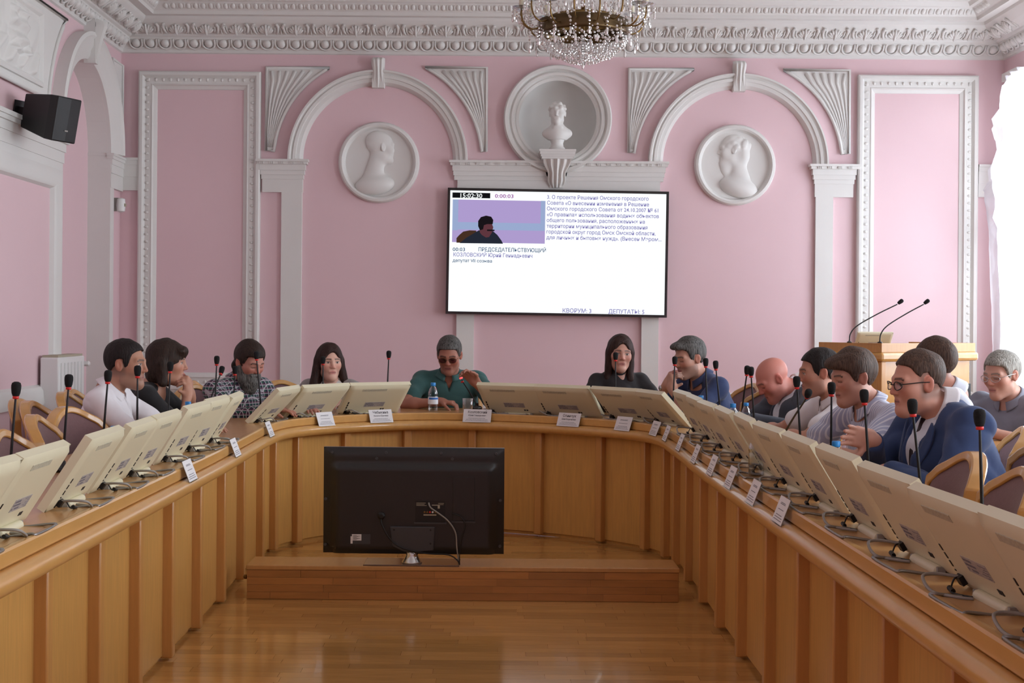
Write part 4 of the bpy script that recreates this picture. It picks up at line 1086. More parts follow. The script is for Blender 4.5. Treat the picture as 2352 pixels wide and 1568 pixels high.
for i,t in enumerate(tx): s_text(t,1080-i,xe[i],194+56*i,'scr_lav',36,bold=.0006)
s_text('00:03',168,288,700,'scr_teal',34); s_text('ПРЕДСЕДАТЕЛЬСТВУЮЩИЙ',418,1070,702,'scr_teal',36,bold=.0005); s_text('КОЗЛОВСКИЙ Юрий Геннадьевич',175,940,752,'scr_lav',36,bold=.0005); s_text('депутат VII созыва',168,548,806,'scr_teal',30)
s_text('КВОРУМ: 3',1232,1510,1298,'scr_lav',40,bold=.0006); s_text('ДЕПУТАТЫ: 5',1675,2022,1306,'scr_lav',40,bold=.0006)
s_rect(168,200,1058,630,'scr_pink',.0012,'video_picture'); s_rect(168,200,218,500,'scr_band',.0014); s_rect(1020,214,1058,500,'scr_band',.0014); s_rect(168,418,1058,506,'scr_band',.0015)
s_poly([(205,620),(205,575),(232,545),(270,512),(330,500),(395,502),(410,620)],'scr_brown',.0017)
s_poly([(235,624),(300,572),(370,530),(420,500),(520,500),(560,510),(600,545),(640,600),(655,630)],'scr_man',.0019)
s_poly([(430,520),(428,470),(470,440),(545,430),(560,470),(548,520),(520,565),(490,570),(450,545)],'scr_skin',.0021)
s_poly([(432,500),(414,460),(414,410),(440,372),(490,357),(540,368),(560,400),(555,440),(500,440),(470,450),(462,490)],'scr_hair',.0023); s_rect(500,492,572,508,'scr_hair',.0024)

# ------------------------------------------------------------------ lectern
LX,LY=atY(2025,800,9.9).x,9.9
Lm=Matrix.Translation((LX,LY,0))@Matrix.Rotation(math.radians(35),4,'Z')      # corner at origin; +x = right face, +y = left face
lec=thing('lectern','tall wooden lectern with moulded top and two long microphones','lectern',Mx=Lm)
L1,L2,ZL=.58,1.05,1.205
obj('base',MB().box((.05,.05,0),(L2-.05,L1-.05,.12)),'wood',lec,bevel=.005)
obj('front_panel',MB().box((.03,.03,.12),(L2-.03,.055,ZL-.13)),'chair_wood',lec); obj('side_panel',MB().box((.03,.055,.12),(.055,L1-.03,ZL-.13)),'wood',lec); obj('side_panel',MB().box((L2-.055,.055,.12),(L2-.03,L1-.03,ZL-.13)),'wood',lec); obj('rear_panel',MB().box((.055,L1-.055,.12),(L2-.055,L1-.03,ZL-.13)),'wood',lec)
obj('dark_inset',MB().box((L2*.50,.012,.1),(L2-.035,.03,ZL-.30)),'black',lec)
obj('corner_post',MB().box((.0,.0,.12),(.05,.05,ZL-.13)),'wood_batten',lec,bevel=.006)
obj('moulding',MB().box((-.02,-.02,ZL-.13),(L2+.02,L1+.02,ZL-.065)),'chair_wood',lec,bevel=.02)
obj('upper_rim',MB().box((0,0,ZL-.065),(L2,.04,ZL)).box((0,.04,ZL-.065),(.04,L1,ZL)).box((L2-.04,.04,ZL-.065),(L2,L1,ZL)),'wood_batten',lec,bevel=.003)
obj('top_board',MB().box((.04,.04,ZL-.065),(L2-.04,L1,ZL-.05)),'wood_top',lec)
lmn=copy_tree(MON); lmn.matrix_world=Matrix.Translation(atY(2000,795,10.25))@Matrix.Rotation(.12,4,'Z')@Matrix.Rotation(math.pi,4,'Z'); lmn.location.z=ZL-.05-.0; lmn.scale=(.62,.62,.55)
tag(lmn,'small cream monitor standing on top of the lectern','monitor')
def long_mic(x0,y0,x1,y1,Y,lb):
    b=atY(x0,y0,Y); h=atY(x1,y1,Y+.05); b.z=ZL
    r=thing('lectern_microphone',lb,'microphone',b,0,'long microphones on the lectern'); d=h-b
    put('base',BM,'black_gloss',r).scale=(.5,.5,.5)
    sp=smooth_path([(0,0,.01),(d.x*.02,0,d.z*.22),(d.x*.16,d.y*.2,d.z*.42),(d.x*.55,d.y*.6,d.z*.70),tuple(d*.94)],6)
    obj('stem',MB().tube(sp,.0045,7),'black',r,smooth=True); ax=d.normalized(); Rq=Vector((0,0,1)).rotation_difference(Vector((.8,0,.6))).to_matrix().to_4x4()
    put('windscreen',FM,'foam',r,Mx=Matrix.Translation(d)@Rq@Matrix.Scale(.9,4))
long_mic(1951,786,2068,693,10.02,'long gooseneck microphone rising beside the small lectern monitor'); long_mic(2021,788,2128,693,9.95,'long gooseneck microphone at the corner of the lectern')

# ------------------------------------------------------------------ loudspeaker, sensor, radiator
sp0=atX(112,268,-2.93)
spk=thing('loudspeaker','black wedge-shaped loudspeaker mounted on the side wall','loudspeaker',sp0,-.42); spk.rotation_euler=(0,.2,-.42)
Tp=Matrix.Rotation(.10,4,'X')
poly=[(-.10,-.16),(.15,-.16),(.175,-.10),(.175,.10),(.10,.15),(-.10,.05)]
mb=MB(); pl=[(-.17,.06),(-.17,-.06),(.10,-.125),(.155,-.11),(.165,0),(.155,.11),(.10,.125)]
n=len(pl); vs=[(x,y,-.145) for x,y in pl]+[(x,y,.145) for x,y in pl]
for i,(x,y) in enumerate(pl):
    if x<0: vs[i]=(x,y,-.10); vs[n+i]=(x,y,.12)
mb.add(vs,[tuple(range(n)),tuple(range(n,2*n))]+[(i,(i+1)%n,n+(i+1)%n,n+i) for i in range(n)])
obj('cabinet',mb,'black',spk,bevel=.008)
obj('badge',MB().box((.166,-.02,-.075),(.168,.01,-.065)),'cable_grey',spk)
obj('bracket',MB().box((-.25,-.02,-.05),(-.165,.02,.03)),'black',spk); obj('bracket_plate',MB().box((-.262,-.05,-.09),(-.25,.05,.07)),'black',spk)
ss=atX(275,471,XL+.06)
sen=thing('motion_sensor','small white motion sensor in the wall corner','sensor',(XL,ss.y,ss.z)); obj('housing',MB().lathe([(.012,-.06),(.034,-.05),(.038,0),(.034,.05),(.012,.06)],14,Matrix.Translation((.07,0,0))),'white_plastic',sen,angle=50); obj('bracket',MB().box((0,-.015,-.05),(.05,.015,.06)),'cable_grey',sen)
obj('lens_window',MB().box((.098,-.02,-.012),(.110,.02,.012)),'cream_dark',sen)
rp_=atX(150,812,XL+.12)
rad=thing('radiator','white panel radiator with a vented top against the side wall','radiator',(XL+.02,rp_.y-.25,0))
obj('panel',MB().box((0,.0,.18),(.13,.62,1.06)),'white_plastic',rad,bevel=.01); obj('top_vent',MB().box((.01,.02,1.06),(.12,.60,1.075)),'cream_dark',rad)
for k in range(7): obj('fin',MB().box((.13,.05+.08*k,.22),(.138,.09+.08*k,1.02)),'white_plastic',rad,bevel=.002)
obj('valve',MB().lathe([(.015,0),(.02,.02),(.02,.06),(.01,.07)],10,Matrix.Translation((.09,.66,1.0))@Matrix.Rotation(math.pi/2,4,'Y')),'white_plastic',rad)
for yy in (.08,.54): obj('foot',MB().box((.03,yy,0),(.1,yy+.05,.18)),'white_plastic',rad)

# ------------------------------------------------------------------ chandelier
CY=9.0; cc=atY(1339,68,CY)
chn=thing('chandelier','brass ring chandelier with candle lights and hanging crystal strands','chandelier',(cc.x,CY,cc.z))
RR=.283
obj('ring',MB().lathe([(RR-.02,-.035),(RR,-.04),(RR+.006,-.02),(RR-.005,.02),(RR+.004,.05),(RR-.012,.055),(RR-.03,.02),(RR-.02,-.035)],48,cap=False),'brass_dark',chn,smooth=True)
obj('upper_hoop',MB().lathe([(RR*.72,.03),(RR*.74,.08),(RR*.72,.085),(RR*.70,.035)],40,cap=False),'brass',chn,smooth=True)
for k in range(6):
    a=k*math.pi/3; obj('spoke',MB().tube([(0,0,.05),(RR*.98*math.cos(a),RR*.98*math.sin(a),.0)],.007,6),'brass_dark',chn,smooth=True)
obj('stem',MB().tube([(0,0,-.02),(0,0,ZC-cc.z)],.012,8),'brass',chn,smooth=True); obj('crown',MB().lathe([(.02,.32),(.09,.36),(.1,.38),(.03,.44)],20),'brass',chn,smooth=True)
obj('ceiling_rose',MB().lathe([(.10,ZC-cc.z-.03),(.09,ZC-cc.z-.05),(.02,ZC-cc.z-.09)],20),'brass',chn,smooth=True)
arm=MB().tube(smooth_path([(RR,0,.0),(RR+.05,0,-.012),(RR+.10,0,.02),(RR+.118,0,.07),(RR+.118,0,.105)],5),.0055,7).mesh('arm',True)
dish=MB().lathe([(.012,0),(.045,.006),(.056,.018),(.058,.02),(.044,.011),(.01,.006)],20).mesh('glass_dish',True)
cnd=MB().lathe([(.014,0),(.014,.085),(.011,.09),(.004,.092)],12).mesh('candle',True)
blb=MB().lathe([(.005,0),(.011,.015),(.013,.03),(.008,.05),(.0005,.068)],10).mesh('bulb',True)
def strand(pts,big=.0,step=.0185,r=.0072):
    mb=MB(); sp=smooth_path(pts,10); acc=0; last=sp[0]; i=0
    for p in sp[1:]:
        acc+=(p-last).length; last=p
        if acc>=step:
            acc=0; i+=1; rr=r*(1.0+.25*((i*7)%3-1)); mb.sphere(p,rr,6,4)
    if big: mb.sphere(sp[-1]-Vector((0,0,big*1.2)),big,6,4,(.62,.62,1.5))
    return mb.mesh('crystal_strand')
mats_=[('glass_dish',dish,'tumbler'),('candle',cnd,'candle'),('bulb',blb,'crystal')]
pend=strand([(0,0,0),(0,0,-.05)],.014); pend2=strand([(0,0,0),(0,0,-.09)],.016)
NA=16
for k in range(NA):
    a=2*math.pi*(k+.5)/NA; R_=Matrix.Rotation(a,4,'Z'); up=.025 if k%2 else 0
    ar=put('arm',arm,'brass',chn,Mx=R_@Matrix.Translation((0,0,up)))
    for (nm,me,mt),z in zip(mats_,(.105,.112,.2)): put(nm,me,mt,ar,Mx=Matrix.Translation((RR+.118,0,z)))
    for j in range(4):
        b=j*math.pi/2+.4; put('crystal_pendant',pend,'crystal',ar,Mx=Matrix.Translation((RR+.118+.054*math.cos(b),.054*math.sin(b),.118)))
S1=strand([(RR*.72,0,.10),(RR*.95,.01,.03),(RR+.05,.02,.03),(RR+.115,.0,.12)]); S2=strand([(RR+.012,0,.04),(RR+.016,0,-.02),(RR+.012,0,-.05)],.014)
S3=strand([(RR*.97,-.01,-.03),(RR*.85,.0,-.12),(RR*.58,.02,-.175),(RR*.3,.0,-.15),(RR*.16,0,-.06)],0,.0165,.0078)
S4=strand([(RR*.97,0,-.03),(RR*.92,.06,-.09),(RR*.84,.12,-.10),(RR*.80,.2,-.03)],0,.0165,.0075)
S5=strand([(RR+.118,0,.10),(RR+.11,.06,.04),(RR+.09,.11,.035),(RR+.05,.155,.10)],.0)
S6=strand([(RR*.6,0,-.03),(RR*.52,.03,-.14),(RR*.36,.03,-.20),(RR*.14,0,-.19),(.01,0,-.05)],0,.0165,.0078)
for k in range(NA):
    a=2*math.pi*k/NA
    for i,me in enumerate((S1,S2,S3,S4,S5,S6)): put('crystal_strand',me,'crystal',chn,Mx=Matrix.Rotation(a+.07*i,4,'Z'))
    put('crystal_pendant',pend2,'crystal',chn,Mx=Matrix.Rotation(a+.2,4,'Z')@Matrix.Translation((RR+.06,0,-.01)))
put('crystal_strand',strand([(0,0,-.05),(0,0,-.21)],.016),'crystal',chn)

# ------------------------------------------------------------------ bottles, glasses and papers on the desk
def bottle_parts(hs=1.0):
    b=MB().lathe([(.0001,.0),(.024,.0),(.029,.004),(.030,.03),(.0285,.036),(.030,.042),(.030,.088),(.0285,.094),(.030,.10),(.029,.112),(.022,.134),(.013,.148),(.012,.158)],20).mesh('bottle_body',True)
    c=MB().lathe([(.0145,.152),(.015,.154),(.015,.170),(.0135,.172),(.0001,.172)],16).mesh('cap',True)
    l=MB().lathe([(.0306,.044),(.0306,.086)],20,cap=False).mesh('label',True); l2=MB().lathe([(.0309,.072),(.0309,.083)],20,cap=False,a0=-2.6,a1=-.4).mesh('label_print',True)
    return b,c,l,l2
BB=bottle_parts()
def bottle(p,label,tilt=None,lab=True,sc=1.0):
    r=thing('water_bottle',label,'bottle',p,random.random()*.4); r['group']='plastic water bottles on the desk'
    if tilt: r.rotation_euler=tilt
    r.scale=(sc,sc,sc)
    put('bottle_body',BB[0],'pet',r); put('cap',BB[1],'blue_cap',r)
    if lab: l=put('label',BB[2],'water_label',r); put('label_print',BB[3],'water_label_blue',l)
def desk_px(x,n,z=.75): p,_,_=desk(s_at(x,n,.85),n,z); return p
bottle(desk_px(998,.22),'clear water bottle with blue cap in front of the green polo man',sc=1.08)
bottle(desk_px(431,.30),'clear water bottle with blue cap before the woman in black')
bottle(desk_px(261,.24),'clear water bottle with blue cap before the white-shirted man')
bottle(desk_px(1608,.27),'clear water bottle with blue cap before the navy shirt man')
bottle(desk_px(1683,.28),'clear water bottle with blue cap beside the elbow of the navy shirt man')
bottle(desk_px(1713,.42),'clear water bottle with blue cap before the bald man',sc=.9)
bottle(desk_px(1921,.27),'clear water bottle with blue cap before the striped shirt man')
q=desk_px(1737,.07); bottle(q,'nearly empty bottle standing crooked at the front rail',tilt=(0,-.0,.3),lab=False,sc=.98)
def tumbler(p,label):
    r=obj('drinking_glass',MB().lathe([(.0001,.004),(.028,.004),(.033,.09),(.0345,.09),(.030,.0),(.0001,.0)],20),'tumbler',None,smooth=True,loc=p); tag(r,label,'glass')
tumbler(desk_px(1072,.14),'empty clear glass beside the water bottle of the green polo man')
tumbler(desk_px(1407,.18),'clear glass before the woman in the dark sweater')
for x,n_,rz,lb in ((1812,.12,.5,'loose white card standing between two monitors near the blue-suited man'),):
    p=desk_px(x,n_); r=obj('paper_card',MB().box((-.04,-.001,0),(.04,.001,.075),Matrix.Rotation(.5,4,'X')),'paper',None,loc=p,rot=(0,0,1.2)); tag(r,lb,'card')
# small side table
tb=atZ(2287,1018,.75)
st=thing('side_table','small light wooden table where the grey-haired man sits','table',(3.0,6.95,0))
obj('table_top',MB().box((-.68,-.33,.72),(.75,.33,.75)),'wood_top',st,bevel=.006); obj('apron',MB().box((-.64,-.30,.60),(.71,-.275,.72)).box((-.64,-.275,.60),(-.615,.30,.72)),'wood',st)
for sx in (-.62,.69):
    for sy in (-.28,.28): obj('leg',MB().box((sx-.025,sy-.025,0),(sx+.025,sy+.025,.72)),'wood',st,bevel=.003)
ph=atZ(2312,1003,.75); o=obj('spectacle_case',MB().sphere((0,0,.012),1,10,6,(.075,.03,.014)),'black',None,smooth=True,loc=ph,rot=(0,0,.3)); tag(o,'dark spectacle case lying on the small side table','case')
# ------------------------------------------------------------------ people
def skin_mat(name,rough=.5):
    m=bpy.data.materials.new(name); m.use_nodes=True; N=m.node_tree.nodes; b=N['Principled BSDF']; a=N.new('ShaderNodeVertexColor'); a.layer_name='col'
    m.node_tree.links.new(a.outputs[0],b.inputs['Base Color']); b.inputs['Roughness'].default_value=rough; b.inputs['Specular IOR Level'].default_value=.4
    b.inputs['Subsurface Weight'].default_value=.08; b.inputs['Subsurface Radius'].default_value=(.02,.008,.005); b.inputs['Subsurface Scale'].default_value=.4
    MATS[name]=m
skin_mat('skin')
def hair_mat(name,col,col2=None):
    m=bpy.data.materials.new(name); m.use_nodes=True; nt=m.node_tree; N=nt.nodes; Lk=nt.links; b=N['Principled BSDF']
    tc=N.new('ShaderNodeTexCoord'); mp=N.new('ShaderNodeMapping'); mp.inputs['Scale'].default_value=(170,170,22); nz=N.new('ShaderNodeTexNoise'); nz.inputs['Scale'].default_value=1; nz.inputs['Detail'].default_value=3
    Lk.new(tc.outputs['Object'],mp.inputs[0]); Lk.new(mp.outputs[0],nz.inputs['Vector'])
    cr=N.new('ShaderNodeValToRGB'); cr.color_ramp.elements[0].color=tuple(c*.34 for c in col[:3])+(1,); cr.color_ramp.elements[1].color=tuple(c*.72 for c in col2[:3])+(1,) if col2 else tuple(min(1,c*1.05) for c in col[:3])+(1,); cr.color_ramp.elements[0].position=.3; cr.color_ramp.elements[1].position=.72
    Lk.new(nz.outputs['Fac'],cr.inputs[0]); Lk.new(cr.outputs[0],b.inputs['Base Color'])
    bp=N.new('ShaderNodeBump'); bp.inputs['Strength'].default_value=.9; bp.inputs['Distance'].default_value=.005; Lk.new(nz.outputs['Fac'],bp.inputs['Height']); Lk.new(bp.outputs[0],b.inputs['Normal'])
    b.inputs['Roughness'].default_value=.6; b.inputs['Specular IOR Level'].default_value=.25; MATS[name]=m
hair_mat('hair_black',srgb(38,30,28)); hair_mat('hair_brown',srgb(58,42,34)); hair_mat('hair_reddish',srgb(92,70,58)); hair_mat('hair_chestnut',srgb(64,42,36)); hair_mat('hair_grey',srgb(92,88,84),srgb(150,148,144)); hair_mat('hair_saltpepper',srgb(62,58,56),srgb(128,124,120)); hair_mat('hair_white',srgb(158,150,138),srgb(208,204,196)); hair_mat('beard_grey',srgb(84,80,76),srgb(150,146,140))
def cloth(name,col,bump=.25,rough=.85,**k): return mat(name,col,rough,var=.05,vscale=14,bump=bump,bscale=30,sheen=.1,**k)
cloth('shirt_white',srgb(228,224,228)); cloth('top_black',srgb(24,24,27)); cloth('jacket_grey',srgb(150,144,142)); cloth('blouse',srgb(222,218,214)); cloth('polo_green',srgb(52,92,90)); cloth('sweater_dark',srgb(30,24,26)); cloth('shirt_navy',srgb(46,60,98)); cloth('suit_grey',srgb(68,74,86)); cloth('suit_blue',srgb(50,70,112)); cloth('shirt_pale',srgb(222,228,240)); cloth('shirt_grey',srgb(134,136,150)); cloth('trousers',srgb(40,42,50)); mat('tie_dark',srgb(38,26,34),.5); mat('shoe',srgb(24,20,20),.35); mat('shirt_btn',srgb(200,200,200),.4)
def stripes(name,base,line,scale,axis='X',plaid=None):
    m=cloth(name,base); nt=m.node_tree; N=nt.nodes; Lk=nt.links; b=N['Principled BSDF']
    tc=N.new('ShaderNodeTexCoord'); out=None; col=None
    def wave(ax,sc,lo,hi,phase=0):
        wv=N.new('ShaderNodeTexWave'); wv.bands_direction=ax; wv.inputs['Scale'].default_value=sc; wv.inputs['Distortion'].default_value=.0; wv.inputs['Detail'].default_value=1; wv.inputs['Phase Offset'].default_value=phase
        Lk.new(tc.outputs['Object'],wv.inputs['Vector']); mr=N.new('ShaderNodeMapRange'); mr.inputs[1].default_value=lo; mr.inputs[2].default_value=hi; Lk.new(wv.outputs['Fac'],mr.inputs[0]); return mr.outputs[0]
    def mixc(c1,c2,f):
        mx=N.new('ShaderNodeMix'); mx.data_type='RGBA'
        if isinstance(c1,tuple): mx.inputs[6].default_value=c1
        else: Lk.new(c1,mx.inputs[6])
        mx.inputs[7].default_value=c2; Lk.new(f,mx.inputs[0]); return mx.outputs[2]
    if plaid is None: c=mixc(base,line,wave(axis,scale,.72,.85))
    else:
        c=mixc(base,plaid[0],wave('X',scale,.5,.6)); c=mixc(c,plaid[1],wave('Z',scale,.55,.65)); c=mixc(c,line,wave('X',scale,.93,.97,1.5)); c=mixc(c,line,wave('Z',scale,.93,.97,1.2)); c=mixc(c,line,wave('Y',scale,.94,.98,.7))
    for l in list(b.inputs['Base Color'].links): nt.links.remove(l)
    Lk.new(c,b.inputs['Base Color'])
stripes('shirt_striped',srgb(176,180,206),srgb(226,226,236),22,'X')
stripes('shirt_plaid',srgb(34,84,72),srgb(186,180,186),12,plaid=(srgb(40,38,62),srgb(84,44,66)))
def R3(z=0,x=0,y=0): return np.array(Matrix.Rotation(z,3,'Z')@Matrix.Rotation(x,3,'X')@Matrix.Rotation(y,3,'Y'),dtype=np.float32)
def nrm(v): v=_A(v); return v/np.linalg.norm(v)
def hand_prims(wrist,d,n,side,curl=.3,spread=.12,point=False):
    """wrist point, finger direction d, palm normal n, side +1 when the thumb lies on the d x n side"""
    w_=_A(wrist); d=nrm(d); n=_A(n); n=nrm(n-d*float(n@d)); lat=np.cross(d,n)*side
    R_=np.stack([lat,d,n],-1); pr=[]
    pr.append((rbox(w_+d*.048,(.040,.048,.0145),.013,R_),.014,'+'))
    pr.append((capsule(w_-d*.02,w_+d*.02,.026,.027),.02,'+'))
    for i,(o,L,r) in enumerate(((.029,.072,.0088),(.0098,.080,.0092),(-.0098,.074,.0088),(-.028,.058,.0078))):
        c=curl if not (point and i==0) else .1
        b=w_+d*.088+lat*o; dd=nrm(d+lat*(o/.03*spread)); a1=c*1.1; a2=c*2.3; a3=c*3.2
        p1=b+(dd*math.cos(a1)+n*math.sin(a1))*L*.44; p2=p1+(dd*math.cos(a2)+n*math.sin(a2))*L*.33; p3=p2+(dd*math.cos(a3)+n*math.sin(a3))*L*.25
        pr+=[(capsule(b-d*.012,p1,r*1.08,r),.006,'+'),(capsule(p1,p2,r,r*.92),.004,'+'),(capsule(p2,p3,r*.92,r*.78),.004,'+')]
    t0=w_+d*.022+lat*.026; t1=t0+nrm(lat*.85+d*.6+n*.35)*.042; t2=t1+nrm(lat*.35+d*.85+n*(.3+.5*curl))*.034; t3=t2+nrm(lat*.05+d*.9+n*(.3+.8*curl))*.026
    pr+=[(capsule(t0,t1,.0145,.0115),.012,'+'),(capsule(t1,t2,.0112,.0102),.005,'+'),(capsule(t2,t3,.0102,.0085),.004,'+')]
    return pr
def ik(S,W_,hint,u=.295,f=.262):
    S,W_=_A(S),_A(W_); v=W_-S; L=float(np.linalg.norm(v)); 
    if L>u+f-.004: W_=S+v/L*(u+f-.004); v=W_-S; L=u+f-.004
    a=(u*u-f*f+L*L)/(2*L); h=math.sqrt(max(0,u*u-a*a)); vd=v/L; hn=_A(hint); hn=nrm(hn-vd*float(hn@vd)); return S+vd*a+hn*h,W_
HL_Y=[-.13,-.075,-.05,-.03,-.012,.006,.018,.032,.045,.06,.08,.13]
def hairline(front=.078,temple=.058,ear=.028,side=-.012,nape=-.07,dome=0):
    z=[nape,nape,nape+.02,.0,ear,ear,side,side+.012,temple,(temple+front)/2+.004,front,front]
    def f(P):
        return np.interp(P[...,1],HL_Y,z).astype(np.float32)-P[...,2]+dome*np.abs(P[...,0])
    return f
def cran(t,dz=0,dy=0,up=0): return ellip((0,-.016+dy,.036+dz+up/2),(.0755+t,.0955+t,.083+t+up/2))
def wedge(zv,slope,y0,c,R_):
    c,R_=_A(c),_A(R_)
    def f(P):
        q=(P-c)@R_; return np.maximum(np.abs(q[...,0])-(q[...,2]-zv)*slope,-(q[...,1]-y0))*.9
    return f
PN=[0]
def person(label,head,yaw,lean=(0,.2),hyaw=0,pitch=0,roll=0,skin=(206,160,138),sw=.37,bw_=1.0,bd=1.0,arms=(None,None),sleeve='long',top='shirt_white',hair=None,hairm='hair_black',brow=(50,38,32),eyes='open',stub=0.0,lip=(176,104,98),
           female=False,beard=None,collar=None,jacket=None,vz=None,tie=None,glasses=None,watch=None,face={},h=.0045,chest_up=0,chairlab=None,chairgrp='chairs the seated people use',neckw=.050,turtle=False,wr=.0055,hscale=1.0,blouse=None,sh=0,fade=0,fine_hands=False,nk=(.075,.118)):
    PN[0]+=1; sd=PN[0]*13
    Hw=atY(*head); c,s=math.cos(yaw),math.sin(yaw); hx,hy=lean
    rx,ry=Hw.x-(c*hx-s*hy),Hw.y-(s*hx+c*hy)
    root=thing('person',label,'person',(rx,ry,0),yaw)
    Hl=_A((hx,hy,Hw.z)); Rh=R3(hyaw,-pitch,roll)
    Nk=_A((hx*.85,hy-nk[0]-.04*pitch,Hw.z-nk[1]*hscale+.02*pitch)); C=_A((hx*.6,hy*.60-.02,Nk[2]-.19)); Bl=_A((hx*.25,hy*.22+.015,.665)); Pv=_A((0,0,.575))
    sa=np.array(Matrix.Rotation(sh,3,'Y')); Sh=[Nk+_A(sa@np.array((sgn*sw/2,-.012,-.052))) for sgn in (-1,1)]
    zneck=Nk+_A((0,0,.0))
    # arms: (wrist, hint, finger dir, palm normal, curl, thumbside)
    el=[]; wri=[]
    for i,a in enumerate(arms):
        sgn=(-1,1)[i]
        if a is None: a=dict(w=(sgn*.13,hy+.33,.80),hint=(sgn*1,-.2,-.8),d=(-sgn*.35,1,0),n=(0,0,-1),curl=.25)
        e,w_=ik(Sh[i],a['w'],a.get('hint',(sgn*1,-.2,-.8))); el.append(e); wri.append((w_,a))
    # ---- skin body, one surface
    pr=in_frame([(f,k,o) for f,k,o in head_prims(**face)],Hl,Rh)
    if hscale!=1.0: pr=[((lambda P,f=f: f((P-Hl)/hscale+Hl)*hscale),k,o) for f,k,o in pr]
    nh=Hl+Rh@_A((0,-.024,-.055))
    pr.append((capsule(nh,Nk+_A((0,-.012,-.02)),neckw,neckw*1.1),.018,'+')); pr.append((capsule(Nk+_A((0,-.01,-.01)),C,.065,.08),.03,'+')); pr.append((capsule(C,Pv,.08,.08),.03,'+'))
    chestopen=.0
    pr.append((ellip(Nk+_A((0,.02,-.06)),(.075,.04,.05)),.03,'+'))
    for i in (0,1):
        sgn=(-1,1)[i]; w_,a=wri[i]
        pr+=[(capsule(Nk+_A((0,-.01,-.03)),Sh[i],.04,.04),.02,'+'),(capsule(Sh[i],el[i],.043 if not female else .036,.038 if not female else .031),.02,'+'),(capsule(el[i],w_,.039 if not female else .032,.026 if not female else .022),.015,'+')]
        pr.append((ellip(el[i]+(w_-el[i])*.25,(.041,.041,.041) if not female else (.034,.034,.034)),.03,'+'))
        pr+=hand_prims(w_,a.get('d',(0,1,0)),a.get('n',(0,0,-1)),a.get('thumb',sgn*-1 if False else (1 if i==0 else -1)),a.get('curl',.3),point=a.get('point',False))
        hp=_A((sgn*.09,.03,.57)); kn=_A((sgn*.13,.43,.53)); an=_A((sgn*.13,.40,.10)); pr+=[(capsule(hp,kn,.06,.045),.03,'+'),(capsule(kn,an,.045,.03),.02,'+'),(capsule(an,an+_A((0,.14,-.06)),.03,.02),.02,'+')]
    allp=np.array([Hl,Nk,C,Pv]+Sh+el+[w for w,_ in wri]+[w+nrm(a.get('d',(0,1,0)))*.2 for w,a in wri]); lo=allp.min(0)-.2; hi=allp.max(0)+.2; lo[1]=min(lo[1],-.15); hi[1]=max(hi[1],.66)
    ztop=Hw.z+.20; zmid=.72; z=[0.0]
    while z[-1]<ztop: z.append(z[-1]+(.014 if z[-1]<zmid else h))
    fx=[(Hl[0]-.10,Hl[0]+.10,h)]; fy=[(Hl[1]-.115,Hl[1]+.135,h)]
    for (w_,a),given_ in zip(wri,arms):
        if given_ is not None and w_[2]>.84 or fine_hands:
            tip=w_+nrm(a.get('d',(0,1,0)))*.13; m0=np.minimum(w_,tip)-.04; m1=np.maximum(w_,tip)+.04; fx.append((m0[0],m1[0],.0048)); fy.append((m0[1],m1[1],.0048))
    z=grade(0.0,ztop,[(zmid,ztop,.008),(Hw.z-.14,ztop,h)]+([(.80,1.05,.0055)] if len(fx)>1 else []),.014)
    V,Q=surfnet(pr,lo,hi,h,zs=z,xs=grade(lo[0],hi[0],fx,.0095),ys=grade(lo[1],hi[1],fy,.0095))
    base=np.array(srgb(*skin)[:3]); colr=np.tile(base,(len(V),1))
    q=((V-Hl)/hscale)@Rh; ax_=np.abs(q[:,0]); inh=(np.abs(q)<.15).all(1)
    def mixm(mask,cc,t=1.0):
        mk=(np.clip(mask,0,1)*inh*t)[:,None]; colr[:]=colr*(1-mk)+np.array(srgb(*cc)[:3])*mk
    red=tuple(int(v) for v in (skin[0]*.98,skin[1]*.80,skin[2]*.78))
    mixm(np.exp(-(((ax_-.042)/.022)**2+((q[:,2]+.02)/.022)**2))*(q[:,1]>.02),red,.6); mixm(np.exp(-((ax_/.02)**2+((q[:,2]+.02)/.014)**2))*(q[:,1]>.085),red,.55)
    mixm((ax_>.075)*(np.abs(q[:,2])<.04)*(np.abs(q[:,1])<.04),red,.6)
    if fade: mixm(np.clip((q[:,2]+.065)/.02,0,1)*np.clip((.03-q[:,1])/.015,0,1)*(ax_<.085)*1.0*~((ax_>.0745)*(np.abs(q[:,2])<.036)*(np.abs(q[:,1]+.01)<.026)),(96,76,66),fade)
    if stub: mixm(np.clip((-.028-q[:,2])/.012,0,1)*(q[:,1]>-.01)*(q[:,2]>-.13)*np.clip((ax_-.0)/.001,0,1),(112,92,84),stub)
    mixm(np.clip(1-((q[:,0]/.024)**2+((q[:,2]+.058)/.0135)**2),0,1)**.4*(q[:,1]>.068),lip,.8)
    mixm((np.abs(q[:,2]+.0582)<.0028)*(ax_<.021)*(q[:,1]>.07),(96,50,48),.7)
    bz=.0305-.10*(ax_-.03)**2/.03-.004*(ax_>.045); mixm(np.clip(1.6-np.abs(q[:,2]-bz)/.0036,0,1)*(ax_>.011)*(ax_<.052)*(q[:,1]>.05),brow,.9)
    ex=(ax_-.032)/.0145; ez=(q[:,2]-.007)/.0062
